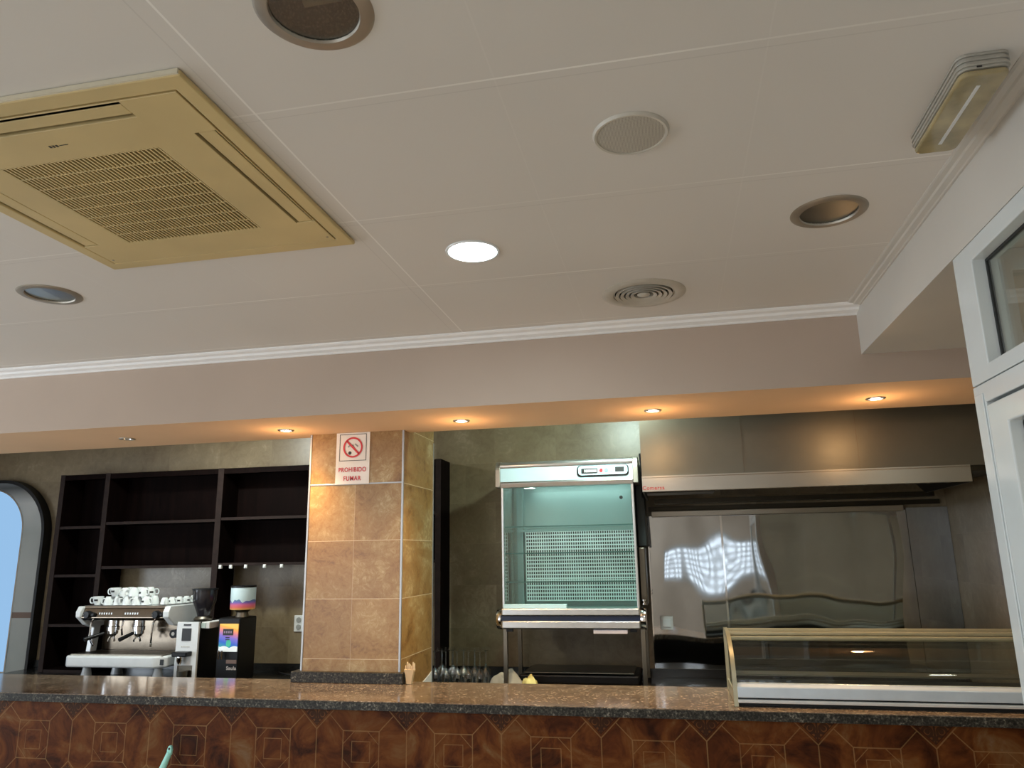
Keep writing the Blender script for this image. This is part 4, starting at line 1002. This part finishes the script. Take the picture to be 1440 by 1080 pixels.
MB().box(PX - .004, PX, 2.245, 2.300, 0, 2.20).build('ribbed_cover', M_WHITEPVC, dd_, bevel=.002)
# side B (facing the bar, Y = fy_end)
db = thing('window_7', (2, fy_end, 0), None, None); st(db, 'second white glazed screen of the vestibule, facing the bar', 'window')
MB().plate(PX + .07, XR, 0, ZS - .001, fy_end - .06, fy_end, holes=[(1.01, 1.95, .12, 2.15), (2.02, 3.12, .12, 2.15), (1.01, 1.95, 2.24, 2.555), (2.02, 3.12, 2.24, 2.555)], axis='Y').build('frame', M_WHITEPVC, db, bevel=.003)
MB().box(1.01, 1.95, fy_end - .035, fy_end - .03, .12, 2.15).box(2.02, 3.12, fy_end - .035, fy_end - .03, .12, 2.15).box(1.01, 1.95, fy_end - .035, fy_end - .03, 2.24, 2.555).box(2.02, 3.12, fy_end - .035, fy_end - .03, 2.24, 2.555).build('glass', M_GLASSW, db)
# near end wall of the vestibule
st(MB().box(PX, XR, -.75, -.60, 0, ZS).build('wall_vestibule', M_PAINT), 'painted wall closing the vestibule')

# ------------------------------------------------------------------ lights
def area(name, loc, rot, sx, sy, e, col, shape='RECTANGLE'):
    L = bpy.data.lights.new(name, 'AREA'); L.shape = shape; L.size = sx
    if shape == 'RECTANGLE': L.size_y = sy
    L.energy = e; L.color = col
    o = bpy.data.objects.new(name, L); COL.objects.link(o); o.location = loc; o.rotation_euler = rot; o['kind'] = 'helper'
    return o
# daylight through the shop windows
for (x0, x1, z0, z1), e in zip(WH, (85, 1.2)):
    area('window_daylight', ((x0 + x1) / 2, YF - .09, (z0 + z1) / 2), (PI / 2, 0, 0), x1 - x0 - .1, z1 - z0 - .1, e, (.78, .89, 1.0))
area('window_daylight_left', (XL - .09, 1.4, 1.6), (PI / 2, 0, -PI / 2), 2.3, 1.3, 75, (.76, .88, 1.0))
# added fill behind the viewpoint, brightens the ceiling by floor bounce
for lx in (-4.4, -2.2, -.2):
    for ly in (-2.6, -.9): area('bounce_fill', (lx, ly, ZC - .01), (0, 0, 0), .18, .18, 14, (.90, .96, 1.0), 'DISK')
area('vestibule_fill', (2.0, .8, ZS - .01), (0, 0, 0), .2, .2, 12, (1.0, .95, .88), 'DISK')  # added light, brightens the vestibule mirrored in the splashback
# lit LED downlight
area('led_lamp', (-.63, 2.385, ZC - .014), (0, 0, 0), .17, .17, 11, (.82, .95, 1.0), 'DISK')
# kitchen fluorescent over the aisle, behind the beam
area('kitchen_light', (-.28, 4.17, ZC - .03), (math.radians(22), 0, 0), .14, .14, 20, (.74, 1.0, .95), 'DISK')
area('kitchen_light', (-3.1, 4.17, ZC - .03), (math.radians(10), math.radians(-8), 0), .14, .14, 26, (.9, 1.0, .95), 'DISK')  # added fill, brightens the espresso machine and cups
# fridge interior tube
area('fridge_lamp', (-.62, fy0 + .13, 2.228), (math.radians(20), 0, 0), .7, .03, 2.4, (.82, 1, .96))
for sx, on in SP:
    if not on: continue
    L = bpy.data.lights.new('spot', 'SPOT'); L.energy = 66; L.color = (1.0, .66, .34); L.spot_size = math.radians(112); L.spot_blend = 1.0; L.shadow_soft_size = .03
    o = bpy.data.objects.new('spot_lamp', L); COL.objects.link(o); o.location = (sx, 3.786, ZB - .008); o['kind'] = 'helper'
    L = bpy.data.lights.new('spill', 'POINT'); L.energy = 1.8; L.color = (1.0, .58, .26); L.shadow_soft_size = .06  # added point light under each bulb, spreads a warm glow on the beam
    o = bpy.data.objects.new('added_spill', L); COL.objects.link(o); o.location = (sx, 3.786, ZB - .13); o['kind'] = 'helper'
w = bpy.data.worlds.new('world'); S.world = w; w.use_nodes = True
bg = w.node_tree.nodes['Background']; bg.inputs[0].default_value = (.6, .7, .8, 1); bg.inputs[1].default_value = .3

# ------------------------------------------------------------------ camera
yaw, pitch, roll = 0.204405, 0.227553, -0.016592
cy, sy_ = math.cos(yaw), math.sin(yaw); cp_, sp_ = math.cos(pitch), math.sin(pitch)
fwd = Vector((-sy_ * cp_, cy * cp_, sp_)); rt = Vector((cy, sy_, 0)); up = rt.cross(fwd)
r2 = rt * math.cos(roll) + up * math.sin(roll); u2 = -rt * math.sin(roll) + up * math.cos(roll)
cam = bpy.data.cameras.new('camera'); co = bpy.data.objects.new('camera', cam); COL.objects.link(co)
cam.sensor_width = 36; cam.sensor_fit = 'HORIZONTAL'; cam.lens = 1036.89 * 36 / 1440; cam.clip_start = .02
mw = Matrix((r2, u2, -fwd)).transposed().to_4x4(); mw.translation = (0, 0, CZ)
co.matrix_world = mw
S.camera = co
S.view_settings.view_transform = 'Standard'; S.view_settings.look = 'None'; S.view_settings.exposure = 0
S.cycles.max_bounces = 8; S.cycles.transparent_max_bounces = 16; S.cycles.use_denoising = True
try: S.cycles.sample_clamp_indirect = 6
except Exception: pass
